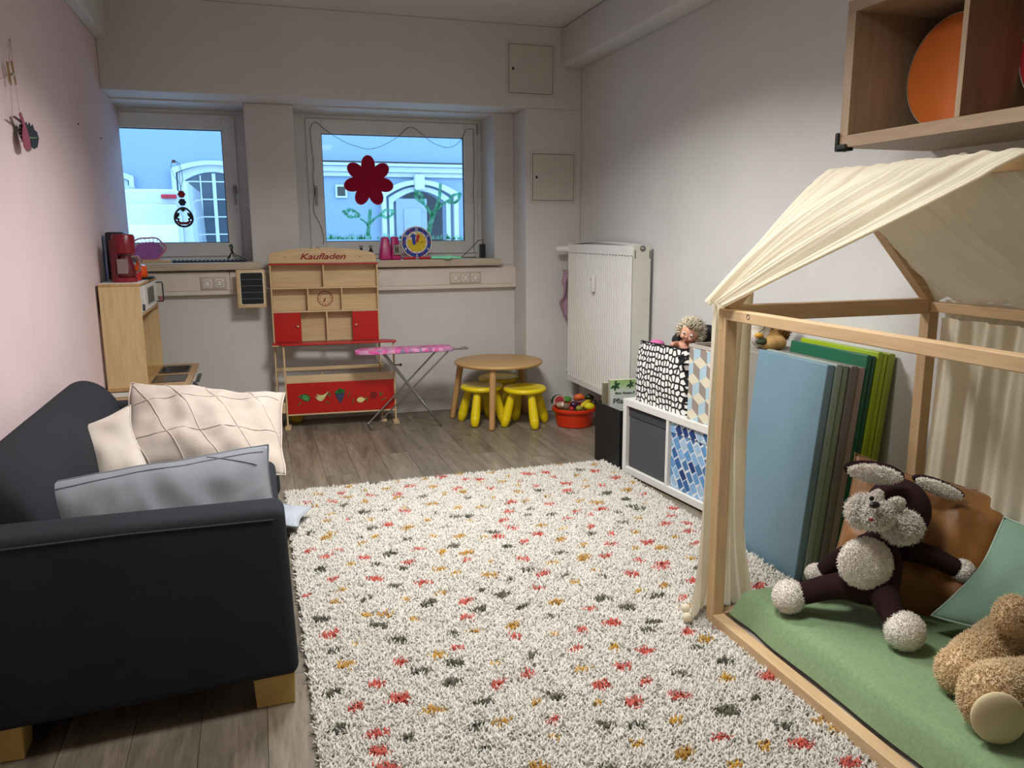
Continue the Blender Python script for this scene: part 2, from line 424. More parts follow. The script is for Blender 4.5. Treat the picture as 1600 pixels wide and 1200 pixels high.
# windows
def window(n_, x0, x1, gx0, gx1, sx0, sx1, handle_x, hinge):
    z0, z1 = SILL, SOF-.012; gz0, gz1 = 1.39, 2.245; sz0, sz1 = 1.283, 2.36
    w = struct(bpy.data.objects.new('window_%d' % n_, None)); C.objects.link(w)
    b = MB(); ya, yb = YW, YW+.07
    r_ = .028
    b.box(x0, sx0+r_, ya, yb, z0, z1); b.box(sx1-r_, x1, ya, yb, z0, z1); b.box(sx0+r_, sx1-r_, ya, yb, z0, sz0+r_); b.box(sx0+r_, sx1-r_, ya, yb, sz1-r_, z1)
    b.build('frame', m_frame, w, bevel=.004)
    b = MB(); ya, yb = YW-.016, YW-.001; g = .003; r_ = .03
    b.box(sx0+g, gx0, ya, yb, sz0+g, sz1-g); b.box(gx1, sx1-g, ya, yb, sz0+g, sz1-g)
    b.box(gx0, gx1, ya, yb, sz0+g, gz0); b.box(gx0, gx1, ya, yb, gz1, sz1-g)
    ya, yb = YW-.001, YW+.055
    b.box(sx0+r_, gx0, ya, yb, sz0+r_, sz1-r_); b.box(gx1, sx1-r_, ya, yb, sz0+r_, sz1-r_)
    b.box(gx0, gx1, ya, yb, sz0+r_, gz0); b.box(gx0, gx1, ya, yb, gz1, sz1-r_)
    sa = b.build('sash', m_frame, w, bevel=.005)
    e = .02
    b = MB()
    for r in ((gx0-e, gx0, gz0-e, gz1+e), (gx1, gx1+e, gz0-e, gz1+e), (gx0, gx1, gz0-e, gz0), (gx0, gx1, gz1, gz1+e)):
        b.box(r[0], r[1], YW-.017, YW-.012, r[2], r[3])
    b.build('glazing_bead', m_frame, sa, bevel=.002)
    b = MB(); t = .006
    for r in ((gx0, gx0+t, gz0, gz1), (gx1-t, gx1, gz0, gz1), (gx0, gx1, gz0, gz0+t), (gx0, gx1, gz1-t, gz1)):
        b.box(r[0], r[1], YW+.008, YW+.03, r[2], r[3])
    b.build('seal', m_dark, sa)
    MB().box(gx0, gx1, YW+.014, YW+.018, gz0, gz1).build('pane', m_glass, w)
    h = MB(); hz = 1.80
    h.box(handle_x-.014, handle_x+.014, YW-.024, YW-.014, hz-.035, hz+.035)
    hp = h.build('handle_plate', m_steel, w, bevel=.004)
    h = MB(); h.tube([(handle_x, YW-.02, hz+.012), (handle_x, YW-.055, hz+.012), (handle_x, YW-.062, hz+.002), (handle_x, YW-.062, hz-.12)], [.009, .009, .009, .008], 10)
    h.build('handle', m_steel, w, smooth=40)
    if hinge:
        MB().cyl((sx1, YW-.02, 2.27), (sx1, YW-.02, 2.36), .007).build('hinge', m_steel, w, smooth=40)
    return w
window(1, -1.10, W1[1], -.985, -.188, -1.07, -.085, -.118, False)
window(2, W2[0], W2[1], .562, 1.737, .44, 1.852, .50, True)
# cable duct and sockets (fixed to the wall)
b = MB(); b.box(XL+.001, 2.052, 6.345, YR-.002, 1.012, 1.182)
du = tag(b.build('cable_duct', m_duct, bevel=.004), 'long cream cable duct fixed along the wall under both windows', 'cable duct')
MB().box(XL+.01, 2.03, 6.340, 6.346, 1.045, 1.15).build('duct_cover', m_duct, du, bevel=.002)
MB().box(2.052, 2.0565, 6.35, 6.398, 1.012, 1.182).build('end_cap', m_duct, du)
MB().box(-.19, -.188, 6.339, 6.346, 1.012, 1.182).build('seam', m_gap, du)
def sockets(xs, label):
    s = thing('wall_socket', label, 'socket', (sum(xs)/len(xs), 6.34, 1.098), group='double and triple sockets on the duct')
    w = .071
    MB().box(min(xs)-.048, max(xs)+.048, 6.331, 6.3405, 1.052, 1.144).build('cover_frame', plain('beige_socket_frame', '#bfb4a2', .45), s, bevel=.008, seg=3)
    for x in xs:
        o = MB().box(x-.033, x+.033, 6.326, 6.333, 1.065, 1.131).build('socket_plate', m_duct, s, bevel=.005, seg=3)
        M = Matrix.Translation((x, 6.3255, 1.098)) @ Matrix.Rotation(PI/2, 4, 'X')
        MB().lathe([(.0215, -.002), (.0215, .001), (.019, .0012), (.019, -.001)], 24, M).build('socket_ring', m_gap, o, smooth=40)
        MB().lathe([(.0, .0004), (.019, .0004), (.019, -.001)], 24, M).build('socket_well', m_whitepl, o, smooth=40)
        b = MB()
        for s_ in (-1, 1): b.cyl((x+s_*.0095, 6.3245, 1.098), (x+s_*.0095, 6.328, 1.098), .0028, n=8)
        b.build('pin_hole', m_dark, o)
xs0 = [ony(324, 442, 6.335).x, ony(343, 442, 6.335).x]
sockets(xs0, 'double socket on the cable duct left of the small chalkboard')
sockets([ony(p, 436, 6.335).x for p in (711.5, 727, 742.5)], 'triple socket on the cable duct below the right window')
# access panels on the pier
def access(px, label):
    (xa, za), (xb, zb) = [(ony(*p, YP).x, ony(*p, YP).z) for p in px]
    t = thing('access_panel', label, 'access panel', ((xa+xb)/2, YP, zb), group='metal access panels on the back wall')
    b = MB(); e = .022
    for r in ((xa-e, xa, zb-e, za+e), (xb, xb+e, zb-e, za+e), (xa, xb, zb-e, zb), (xa, xb, za, za+e)): b.box(r[0], r[1], YP-.004, YP, r[2], r[3])
    m_ap = plain('cream_painted_metal', '#cac6ba', .5)
    b.build('panel_frame', m_ap, t)
    MB().box(xa, xb, YP-.001, YP, zb, za).build('gap', m_gap, t)
    g = .004
    d = MB().box(xa+g, xb-g, YP-.005, YP-.001, zb+g, za-g).build('panel_door', m_ap, t)
    zc = (za+zb)/2
    M = Matrix.Translation((xa+.035, YP-.005, zc)) @ Matrix.Rotation(PI/2, 4, 'X')
    MB().lathe([(.010, 0), (.010, .002), (.006, .003), (.0055, .0005), (0, .0005)], 16, M).build('lock', m_gap, d, smooth=40)
access([(794.2, 67.5), (863.7, 148.5)], 'upper cream access panel near the ceiling')
access([(831.7, 240), (896, 313.8)], 'lower cream access panel right of the window recess')
# ceiling lamps (above the frame)
m_em = bpy.data.materials.new('lamp_diffuser'); m_em.use_nodes = True
pe = m_em.node_tree.nodes['Principled BSDF']; pe.inputs['Emission Color'].default_value = (*LAMP_COL, 1); pe.inputs['Emission Strength'].default_value = 4
for i, (lx, ly) in enumerate(LAMPS):
    t = thing('ceiling_lamp', ['square pendant lamp panel above the near end of the rug', 'square pendant lamp panel nearer the windows'][i], 'lamp', (lx, ly, ZC), group='ceiling lamp panels')
    MB().box(lx-.31, lx+.31, ly-.31, ly+.31, LAMP_Z, LAMP_Z+.04).build('housing', m_whitepl, t, bevel=.004)
    MB().box(lx-.29, lx+.29, ly-.29, ly+.29, LAMP_Z-.003, LAMP_Z-.001).build('diffuser', m_em, t)
    for sx_ in (-.2, .2): MB().cyl((lx+sx_, ly, LAMP_Z+.04), (lx+sx_, ly, ZC), .004, n=8).build('hanging_rod', m_steel, t)
    L = bpy.data.lights.new('lamp_light', 'AREA'); L.shape = 'SQUARE'; L.size = .56; L.energy = LAMP_W[i]; L.color = LAMP_COL; L.spread = math.radians(150)
    lo = bpy.data.objects.new('lamp_light', L); C.objects.link(lo); lo.parent = t; lo.location = (0, 0, LAMP_Z-ZC-.008)
# ================================================================= outside
YB = 13.0; GZ = .12
m_fac = plain('pale_facade_render', '#7a8a9c', .9, var=.03, vs_=.6)
m_trim = plain('white_stucco', '#abb0b5', .8)
m_pave = plain('grey_paving', '#d4d4d4', .9, bs=20)
m_dglass = plain('dark_window_glass', '#39424c', .15, spec=.7)
m_door = plain('pale_grey_door', '#838c97', .6)
struct(MB().box(-12, 14, YW+.16, YB+6, GZ-.1, GZ).build('ground_outside', m_pave))
def pb(px, py, Y=YB): p = ony(px, py, Y); return p.x, p.z
fb = thing('building', 'pale facade across the street seen through both windows', 'building', (2, YB, GZ))
MB().box(-9, 12, YB, YB+.6, GZ, 4.2).build('facade', m_fac, fb)
# horizontal cornice right of the left window
cx0 = pb(460, 260)[0]; z_top = pb(620, 256)[1]; z_bot = pb(620, 272)[1]
b = MB(); b.box(cx0, 9, YB-.14, YB, z_top-.05, z_top); b.box(cx0, 9, YB-.09, YB, z_bot+.02, z_top-.05); b.box(cx0, 9, YB-.05, YB, z_bot-.05, z_bot+.02)
b.build('cornice', m_trim, fb, bevel=.01)
MB().box(cx0, 9, YB-.15, YB-.13, z_top, z_top+.02).build('cornice_flashing', m_gap, fb)
def arch_poly(x0, x1, z0, z1, rise, n=14):
    p = [(x0, z0), (x1, z0)]
    for i in range(n+1):
        q = i/n; p.append((x1+(x0-x1)*q, z1-rise*(2*q-1)**2))
    return p
XZ = lambda y: frame((0, y, 0), (1, 0, 0), (0, 0, 1))
def arch_frame(x0, x1, z0, z1, rise, w, name, dep, mat):
    o_, i_ = arch_poly(x0-w, x1+w, z0, z1+w, rise), arch_poly(x0, x1, z0, z1, rise)
    k = len(o_); b = MB(); ring_o = o_[1:]+[o_[0]]; ring_i = i_[1:]+[i_[0]]
    vs = []
    for (ox, oz), (ix, iz) in zip(ring_o, ring_i):
        vs += [(ox, YB-dep, oz), (ix, YB-dep, iz), (ix, YB, iz), (ox, YB, oz)]
    fs = []
    for i in range(len(ring_o)-1):
        for j in range(4): fs.append((i*4+j, i*4+(j+1) % 4, (i+1)*4+(j+1) % 4, (i+1)*4+j))
    b.add(vs, fs); return b.build(name, mat, fb)
def arched_window(x0, x1, z0, z1, rise, cols, rows, curtain=True):
    arch_frame(x0-.02, x1+.02, z0, z1+.02, rise, .10, 'window_surround', .06, m_trim)
    arch_frame(x0-.14, x1+.14, z0, z1+.12, rise, .06, 'hood_mould', .12, m_trim)
    g = MB().prism(arch_poly(x0, x1, z0, z1, rise), 0, .01, XZ(YB-.015)).build('window_pane', m_dglass, fb)
    for i in range(cols+1):
        x = x0+(x1-x0)*i/cols; w = .05 if i in (0, cols//2, cols) else .018
        q = 2*i/cols-1
        MB().box(x-w/2, x+w/2, YB-.045, YB-.02, z0, z1-rise*q*q).build('glazing_bar', m_trim, g)
    for j in range(rows+1):
        z = z0+(z1-rise-z0)*j/rows
        MB().box(x0, x1, YB-.04, YB-.02, z-.009, z+.009).build('glazing_bar', m_trim, g)
    if curtain:
        b = MB(); b.grid(lambda u, v: (x0+(x1-x0)*u, YB-.012-.003*math.sin(u*40), z0+(z1-z0)*.42*v*(1-.3*abs(math.sin(u*PI*2)))), 40, 6)
        b.build('net_curtain', plain('net_curtain', '#c9ced4', .8), g)
x0, z0 = pb(303, 420); x1, z1 = pb(375, 272)
arched_window(x0, x1, z0, z1, .12, 4, 5)
xa = pb(188, 300)[0]; arched_window(xa-.75, xa, z0, z1-.12, .12, 4, 5)
# doorway
x0, _ = pb(620, 400); x1, z1 = pb(690, 306); z1 += .05
arch_frame(x0-.04, x1+.06, GZ, z1+.02, .18, .07, 'door_surround', .06, m_trim)
arch_frame(x0-.16, x1+.18, GZ, z1+.12, .19, .07, 'door_hood', .12, m_trim)
kx = (x0+x1)/2; MB().box(kx-.08, kx+.08, YB-.16, YB, z1+.03, z1+.27).build('keystone', m_trim, fb, bevel=.02)
MB().prism(arch_poly(x0, x1, GZ, z1, .18), 0, .02, XZ(YB-.02)).build('doorway', m_dark, fb)
dm = x0+(x1-x0)*.66
dl = MB().box(x0, dm, YB-.06, YB-.03, GZ, z1-.1).build('door_leaf', m_door, fb, bevel=.01)
for zz in ((GZ+.2, 1.0), (1.15, z1-.25)):
    MB().box(x0+.12, dm-.1, YB-.08, YB-.06, *zz).build('door_panel', m_door, dl, bevel=.03, seg=3)
# little grille
gx, gz = pb(533, 299); MB().box(gx-.09, gx+.09, YB-.03, YB, gz-.1, gz+.1).build('vent_frame', m_trim, fb); MB().box(gx-.06, gx+.06, YB-.035, YB-.03, gz-.07, gz+.07).build('vent', m_gap, fb)
# van parked in front of the building
YV = 9.2
m_van = plain('white_van_paint', '#aeb3b8', .25, coat=.5); m_vglass = plain('van_grey_glass', '#cfdde6', .2)
vx0, _ = pb(178, 340, YV); vx1, zr = pb(297, 296, YV)
van = thing('van', 'white van parked outside, its rear seen through the left window', 'van', ((vx0+vx1)/2, YV, GZ))
wv = vx1-vx0
b = MB()
prof = [(-1, .42), (-1, 1.25), (-.97, 1.6), (-.9, 1.9), (-.80, zr-GZ-.06), (-.62, zr-GZ), (.62, zr-GZ), (.80, zr-GZ-.06), (.9, 1.9), (.97, 1.6), (1, 1.25), (1, .42)]
cxv = (vx0+vx1)/2; hw = wv/2
b.prism([(cxv+x*hw, GZ+z) for x, z in prof], -2.4, 0, XZ(YV))
b.build('van_body', m_van, van, bevel=.05, seg=3)
dr = MB().prism([(cxv+x*hw*.74, GZ+z) for x, z in [(-1, .6), (-1, 1.5), (-.93, zr-GZ-.22), (-.8, zr-GZ-.15), (.8, zr-GZ-.15), (.93, zr-GZ-.22), (1, 1.5), (1, .6)]], 0, .03, XZ(YV-.005)).build('rear_door', m_van, van, bevel=.02, seg=3)
MB().prism([(cxv+x*hw*.62, z) for x, z in [(-1, 1.35), (-1, 1.62), (-.92, zr-.36), (.92, zr-.36), (1, 1.62), (1, 1.35)]], 0, .01, XZ(YV-.032)).build('rear_window', m_vglass, dr, bevel=.01)
bx0, bz = pb(252, 307, YV); bx1, _ = pb(276, 304, YV)
MB().box(bx0, bx1, YV-.06, YV-.0, bz-.022, bz+.022).build('brake_light', plain('red_lens', '#a01225', .3), van, bevel=.01)
for sx in (-1, 1):
    for yy in (YV+.45, YV+1.9):
        MB().cyl((cxv+sx*hw*.9-.1, yy, GZ+.32), (cxv+sx*hw*.9+.1, yy, GZ+.32), .32, n=20).build('wheel', m_dark, van, smooth=40)
# ================================================================= play shop
m_beech = wood('pale_beech', '#cbad80', '#dabf95', 'X', 6, .45)
m_beechz = wood('pale_beech_upright', '#cbad80', '#dabf95', 'Z', 6, .45)
m_red = plain('red_lacquer', '#b5140d', .4)
m_redtxt = plain('dark_red_print', '#8e1512', .6)
a4 = math.radians(-4)
SO = Vector((.154, 6.13, 0))
shop = thing('play_shop', 'wooden play shop with red counter, cubby shelves and fruit on its front panel', 'play shop', SO, a4)
# local frame of the shop: x along its front, y into the depth
def sb(name, mat, parent, *boxes, **k):
    b = MB()
    for q in boxes: b.box(*q)
    return b.build(name, mat, parent, local=True, **k)
FU, BU = .08, .165              # front and back of the shelf unit
U0, U1 = -.066, .728
sb('side_panel', m_beechz, shop, (U0, U0+.011, FU, BU, .0, 1.235), bevel=.002)
sb('side_panel', m_beechz, shop, (U1-.011, U1, FU, BU, .0, 1.235), bevel=.002)
sb('back_panel', m_beech, shop, (U0+.011, U1-.011, BU-.006, BU, .645, 1.235))
hd = [(U0, 1.24), (U1-.01, 1.24), (U1-.01, 1.29), (U1-.03, 1.315), (U1-.10, 1.328), (.55, 1.342), (.33, 1.353), (.11, 1.345), (.02, 1.33), (U0+.03, 1.322), (U0+.008, 1.31), (U0, 1.29)]
h = MB().prism(hd, -.006, .006, frame((0, FU+.012, 0), (1, 0, 0), (0, 0, 1))).build('header_board', m_beech, shop, local=True, bevel=.002)
for x in (.05, .60):
    MB().cyl((x, FU+.004, 1.285), (x, FU+.007, 1.285), .004, n=8).build('screw', m_gap, h, local=True)
t = text_mb('Kaufladen', .062, .32, .0012, .98); w = max(v[0] for v in t.v)
xf(t, frame((.155, FU+.0045, 1.268), (1, 0, 0), (0, 0, 1)) @ Matrix.Scale(.34/w, 4, (1, 0, 0)) ); t.build('lettering', m_redtxt, h, local=True)
sb('top_shelf', m_red, shop, (U0-.004, U1+.006, FU-.006, BU, 1.228, 1.238), bevel=.002)
sb('shelf', m_beech, shop, (U0+.011, U1-.011, FU, BU-.006, 1.05, 1.06))
sb('shelf', m_beech, shop, (U0+.011, U1-.011, FU, BU-.006, .874, .884))
sb('divider', m_beechz, shop, (.318, .328, FU, BU-.006, 1.06, 1.228))
sb('divider', m_beechz, shop, (.197, .207, FU, BU-.006, .884, 1.05)); sb('divider', m_beechz, shop, (.447, .457, FU, BU-.006, .884, 1.05))
sb('divider', m_beechz, shop, (.328, .338, FU, BU-.006, .65, .874))
for x0, x1, kx in ((U0+.012, .142, .118), (.522, U1-.012, .548)):
    d = sb('door', m_red, shop, (x0, x1, FU-.004, FU+.006, .652, .872), bevel=.002)
    MB().lathe([(0, .022), (.006, .021), (.0085, .016), (.0075, .011), (.004, .008), (.004, 0)], 12, Matrix.Translation((kx, FU-.004, .77)) @ Matrix.Rotation(PI/2, 4, 'X')).build('knob', m_beech, d, local=True, smooth=60)
# printed clock in the middle cubby
ck = MB(); Mk = frame((.327, BU-.0075, .968), (1, 0, 0), (0, 0, 1))
def ring(b, r0, r1, M, n=40):
    vs = [(r*math.cos(2*PI*i/n), r*math.sin(2*PI*i/n), 0) for r in (r0, r1) for i in range(n)]
    return b.add(vs, [(i, (i+1) % n, n+(i+1) % n, n+i) for i in range(n)], 0, M)
ring(ck, .052, .058, Mk)
for i in range(12):
    q = 2*PI*i/12; ck.box(-.003, .003, .036, .046, 0, .0004, M=Mk @ Matrix.Rotation(q, 4, 'Z'))
ck.box(-.003, .003, -.004, .03, 0, .0005, M=Mk @ Matrix.Rotation(2.6, 4, 'Z')); ck.box(-.004, .004, -.004, .024, 0, .0005, M=Mk @ Matrix.Rotation(2.9, 4, 'Z'))
ck.build('printed_clock', m_redtxt, shop, local=True)
# counter
b = MB().prism([(-.075, FU+.02), (-.075, .02), (-.03, .02), (-.005, -.03), (.842, -.03), (.842, .04), (.745, FU+.02)], .636, .648)
b.build('counter_top', m_red, shop, local=True, bevel=.002)
sb('counter_edge', m_beech, shop, (-.078, -.02, .015, FU+.02, .628, .636), bevel=.002)
# front posts with feet, rails, red panel
for x in (.0, .814):
    sb('post', m_beechz, shop, (x, x+.013, -.012, .012, .02, .636), bevel=.002)
    sb('foot', m_beech, shop, (x-.014, x+.03, -.06, .05, 0, .02), bevel=.003)
for x in (U0, U1):
    sb('foot', m_beech, shop, (x-.015, x+.028, FU-.03, BU+.02, 0, .018), bevel=.003)
sb('rail', m_beech, shop, (.013, .814, -.008, .002, .348, .405), bevel=.002)
rp = sb('front_panel', m_red, shop, (.013, .814, -.010, -.002, .112, .348), bevel=.002)
sb('bottom_rail', m_beech, shop, (.013, .814, -.012, .10, .100, .111), bevel=.002)
sb('bin_back', m_beech, shop, (.013, .814, .098, .104, .111, .37)); sb('bin_divider', m_beechz, shop, (.275, .283, .002, .098, .2, .415))
sb('side_bar', m_beech, shop, (U0+.011, .745, FU+.03, FU+.045, .425, .45), bevel=.002)
sb('side_rail', m_beech, shop, (-.06, .01, .0, .10, .12, .20), bevel=.002)
pgm = MB().cyl((.825, 0, .455), (.862, 0, .455), .0055, n=10); pgm.ball((.872, 0, .455), .0115, 12, 8)
pgm.build('peg', plain('dark_beech_peg', '#8a6840', .5), shop, local=True, smooth=60)
MB().cyl((.735, .11, 1.165), (.75, .11, 1.165), .007, n=10).build('hook_peg', m_beech, shop, local=True, smooth=50)
# printed fruit on the front panel
PF = lambda u, z: frame((u, -.0108, z), (1, 0, 0), (0, 0, 1))
def disc(b, cx, cy, rx, ry, rot=0, M=None, n=22, mi=0, z=0):
    ca, sa = math.cos(rot), math.sin(rot)
    p = [(cx+rx*math.cos(2*PI*i/n)*ca-ry*math.sin(2*PI*i/n)*sa, cy+rx*math.cos(2*PI*i/n)*sa+ry*math.sin(2*PI*i/n)*ca, z) for i in range(n)]
    return b.add(p, [tuple(range(n))], mi, M)
g_leaf, g_dark, g_lt = plain('print_green', '#1f6f2c', .6), plain('print_dark_green', '#0d3d1a', .6), plain('print_light_green', '#7fbf74', .6)
p_cream, p_blue, p_black, p_dred = plain('print_cream', '#e2d691', .6), plain('print_blue', '#1c2a66', .6), plain('print_black', '#111', .6) if False else plain('print_black', '#111111', .6), plain('print_deep_red', '#7c0c12', .6)
fr = [p_black, g_leaf, g_lt, p_cream, p_blue, p_dred, g_dark]
M = PF(.147, .235); b = MB(); disc(b, 0, 0, .038, .028, -.5, M); disc(b, 0, 0, .034, .024, -.5, M, mi=1, z=.0002)
for k in (-.012, 0, .012): disc(b, k*.4, k, .030, .0022, -.5, M, mi=2, z=.0004)
b.build('watermelon_print', fr, rp, local=True)
M = PF(.262, .206); b = MB()
for k, (ox, oy) in enumerate([(0, 0), (.006, .012), (.012, .024)]):
    pts = []
    for i in range(13):
        q = i/12; x = (q-.5)*.085; y = .03*(2*q-1)**2+.018*q; w = .009*math.sin(PI*q)+.002; pts.append((x+ox, y+oy, w))
    for e, mi, zz in ((.0025, 0, 0), (0, 3, .0003)):
        up = [(x, y+w+e, k*.0004+zz) for x, y, w in pts]; dn = [(x, y-w-e, k*.0004+zz) for x, y, w in reversed(pts)]
        b.add(up+dn, [tuple(range(len(up)*2))], mi, M)
b.build('banana_print', fr, rp, local=True)
M = PF(.402, .235); b = MB()
for r, row in enumerate([5, 5, 4, 3, 2, 1]):
    for i in range(row):
        x = (i-(row-1)/2)*.013; y = .018-r*.013
        disc(b, x, y, .0085, .0085, 0, M, 14, 0, r*.0002); disc(b, x, y, .0068, .0068, 0, M, 14, 4, r*.0002+.0001); disc(b, x+.002, y+.002, .0016, .0016, 0, M, 8, 3, r*.0002+.00015)
for x, y, rt in ((-.018, .034, .5), (.018, .040, -.4), (0, .038, 1.4)): disc(b, x, y, .024, .013, rt, M, mi=6, z=.0014); disc(b, x, y, .021, .011, rt, M, mi=1, z=.0016)
b.build('grapes_print', fr, rp, local=True)
M = PF(.555, .198); b = MB(); disc(b, 0, 0, .031, .024, .1, M); disc(b, 0, 0, .028, .021, .1, M, mi=3, z=.0002); disc(b, .03, .004, .008, .005, .3, M, mi=3, z=.0003)
b.build('lemon_print', fr, rp, local=True)
M = PF(.655, .225); b = MB(); disc(b, -.01, .0, .018, .026, 0, M, mi=5); disc(b, .01, .004, .019, .026, 0, M, mi=5, z=.0002); disc(b, .012, .004, .012, .018, 0, M, mi=5, z=.0003); disc(b, .0, .028, .003, .012, .4, M, mi=0, z=.0004)
b.build('apple_print', fr, rp, local=True)
b = MB()
for (u, z, n_) in ((.105, .245, 3), (.10, .19, 2), (.32, .25, 3), (.31, .19, 2), (.47, .245, 2), (.5, .19, 2), (.60, .2, 3), (.71, .235, 3), (.735, .195, 2)):
    for i in range(n_):
        q = 2*PI*i/n_+u*9; disc(b, u+.010*math.cos(q), z+.010*math.sin(q), .009, .005, q, frame((0, -.0107, 0), (1, 0, 0), (0, 0, 1)), 12, 1)
    pts = [(u+.022*math.cos(k*.5)*(1-k*.06), -.0108, z-.018+.016*math.sin(k*.5)*(1-k*.06)) for k in range(10)]
    b.tube(pts, .0009, 4, mi=5)
stuff(b.build('vine_print', fr, rp, local=True))
# chalkboard hung beside the shop
cb0, cb1 = ony(368, 422, 6.235), ony(419.5, 480.5, 6.235)
X0, X1, Z0, Z1 = cb0.x, cb1.x, cb1.z, cb0.z
ch = thing('chalkboard', 'small chalkboard in a wooden frame fixed to the left side of the play shop', 'chalkboard', ((X0+X1)/2, 6.235, Z0))
MB().box(X0, X1-.012, 6.235, 6.25, Z0, Z1).build('frame', m_beech, ch, bevel=.006, seg=3)
def rrect(x0, x1, y0, y1, r, n=5):
    p = []
    for cx, cy, q0 in ((x1-r, y0+r, -PI/2), (x1-r, y1-r, 0), (x0+r, y1-r, PI/2), (x0+r, y0+r, PI)):
        for i in range(n+1): q = q0+PI/2*i/n; p.append((cx+r*math.cos(q), cy+r*math.sin(q)))
    return p
e = .022
MB().prism(rrect(X0+e, X1-.012-e+.012, Z0+e, Z1-e+.008, .015), 0, .003, XZ(6.235)).build('inner_border', plain('cream_border', '#d8ccb0', .6), ch)
bd = MB().prism(rrect(X0+e+.008, X1-.012-e+.004, Z0+e+.008, Z1-e, .011), 0, .005, XZ(6.235)).build('slate', plain('slate_black', '#0c0e12', .7), ch)
b = MB()
for i in range(1, 5):
    z = Z1-e-(Z1-Z0-2*e)*i/5; b.box(X0+e+.014, X1-.012-e, 6.2288, 6.2298, z-.0012, z+.0012)
b.build('ruled_lines', plain('chalk_grey', '#7d8084', .9), bd)
MB().cyl((X1-.02, 6.255, (Z0+Z1)/2), (SO.x+U0+.005, 6.25, (Z0+Z1)/2), .006, n=8).build('hinge_rod', m_steel, ch)
tag(MB().ball((.235, 6.29, .055), .055, 24, 14).build('ball', plain('olive_yellow_ball', '#b3941c', .5), smooth=180), 'yellow ball on the floor behind the play shop foot', 'ball')
# ================================================================= toy ironing board
m_tube = plain('grey_steel_tube', '#9a9a98', .3, .85)
def pink_cloth():
    mt, nt, p = base('pink_patterned_cloth'); v = coords(nt)
    vo = nt.nodes.new('ShaderNodeTexVoronoi'); vo.inputs['Scale'].default_value = 26; nt.links.new(v, vo.inputs['Vector'])
    c = ramp(nt, vo.outputs['Color'], [(0, hexc('#d23f93')), (.35, hexc('#e777b4')), (.5, hexc('#c99bb0')), (.62, hexc('#f0a9cf')), (.8, hexc('#8f7fa0')), (1, hexc('#e25aa4'))])
    nt.links.new(c, p.inputs['Base Color']); p.inputs['Roughness'].default_value = .8; return mt
m_pinkc = pink_cloth()
ib = thing('ironing_board', 'toy ironing board with pink patterned cover and crossed steel legs', 'ironing board', (1.03, 5.93, 0))
zt = .597
pl = [(.655, 5.90), (.66, 5.865), (.70, 5.835), (.80, 5.815), (1.375, 5.815), (1.39, 5.83), (1.39, 5.985), (1.375, 6.0), (.82, 6.01), (.72, 5.99), (.67, 5.95)]
MB().prism(pl, zt-.02, zt+.012).build('board', m_pinkc, ib, bevel=.008, seg=3)
def ubar(pts, r=.0065, closed=False): return MB().tube(pts, r, 8, closed)
ubar([(1.385, 5.86, zt-.012), (1.50, 5.86, zt-.012), (1.515, 5.875, zt-.012), (1.515, 5.945, zt-.012), (1.50, 5.96, zt-.012), (1.385, 5.96, zt-.012)], .004).build('iron_rest', m_tube, ib, smooth=60)
b = ubar([(1.40, 5.88, zt-.012), (1.49, 5.88, zt-.012)], .003); b.tube([(1.40, 5.94, zt-.012), (1.49, 5.94, zt-.012)], .003, 6); b.tube([(1.47, 5.86, zt-.012), (1.47, 5.96, zt-.012)], .003, 6)
b.build('rest_wire', m_tube, ib)
ubar([(1.35, 5.845, zt-.022), (.765, 5.85, .02), (.752, 5.86, .006), (.752, 6.045, .006), (.765, 6.055, .02), (1.30, 5.985, zt-.022)]).build('leg', m_tube, ib, smooth=60)
ubar([(.86, 5.865, zt-.022), (1.275, 5.83, .012), (1.285, 5.842, .006), (1.292, 5.97, .006), (1.285, 5.982, .012), (.88, 5.98, zt-.022)]).build('leg', m_tube, ib, smooth=60)
# ================================================================= children's table and stools
m_oakx = wood('light_oak_top', '#b78d58', '#c9a26b', 'X', 5, .4)
m_oakz = wood('light_oak_leg', '#b58a56', '#c69d66', 'Z', 5, .45)
TC = Vector((1.765, 5.905, 0)); TR = .345; TZ = .478
tb = thing('childrens_table', 'round low oak table with the yellow stools pushed under it', 'table', TC)
MB().lathe([(0, TZ-.03), (TR-.02, TZ-.03), (TR-.006, TZ-.026), (TR, TZ-.018), (TR, TZ-.009), (TR-.006, TZ-.002), (TR-.02, TZ), (0, TZ)], 56, Matrix.Translation(TC)).build('table_top', m_oakx, tb, smooth=50)
MB().box(TC.x-.15, TC.x+.15, TC.y-.02, TC.y+.02, TZ-.055, TZ-.03).build('brace', m_oakx, tb, bevel=.003)
for (x, y) in ((1.611, 5.575), (1.428, 6.075), (2.035, 6.05)):
    f = Vector((x, y, 0)); tpt = TC+(f-TC)*.80; tpt.z = TZ-.03
    ax = (tpt-f)
    MB().tube([f, f+ax*.012, f+ax*.03, f+ax*.99], [.016, .021, .023, .026], 18).build('leg', m_oakz, tb, smooth=50)
m_yel = plain('yellow_plastic', '#e2c90e', .33, var=.03, spec=.5)
m_yel2 = plain('yellow_plastic_seat', '#d9c40f', .38, var=.03)
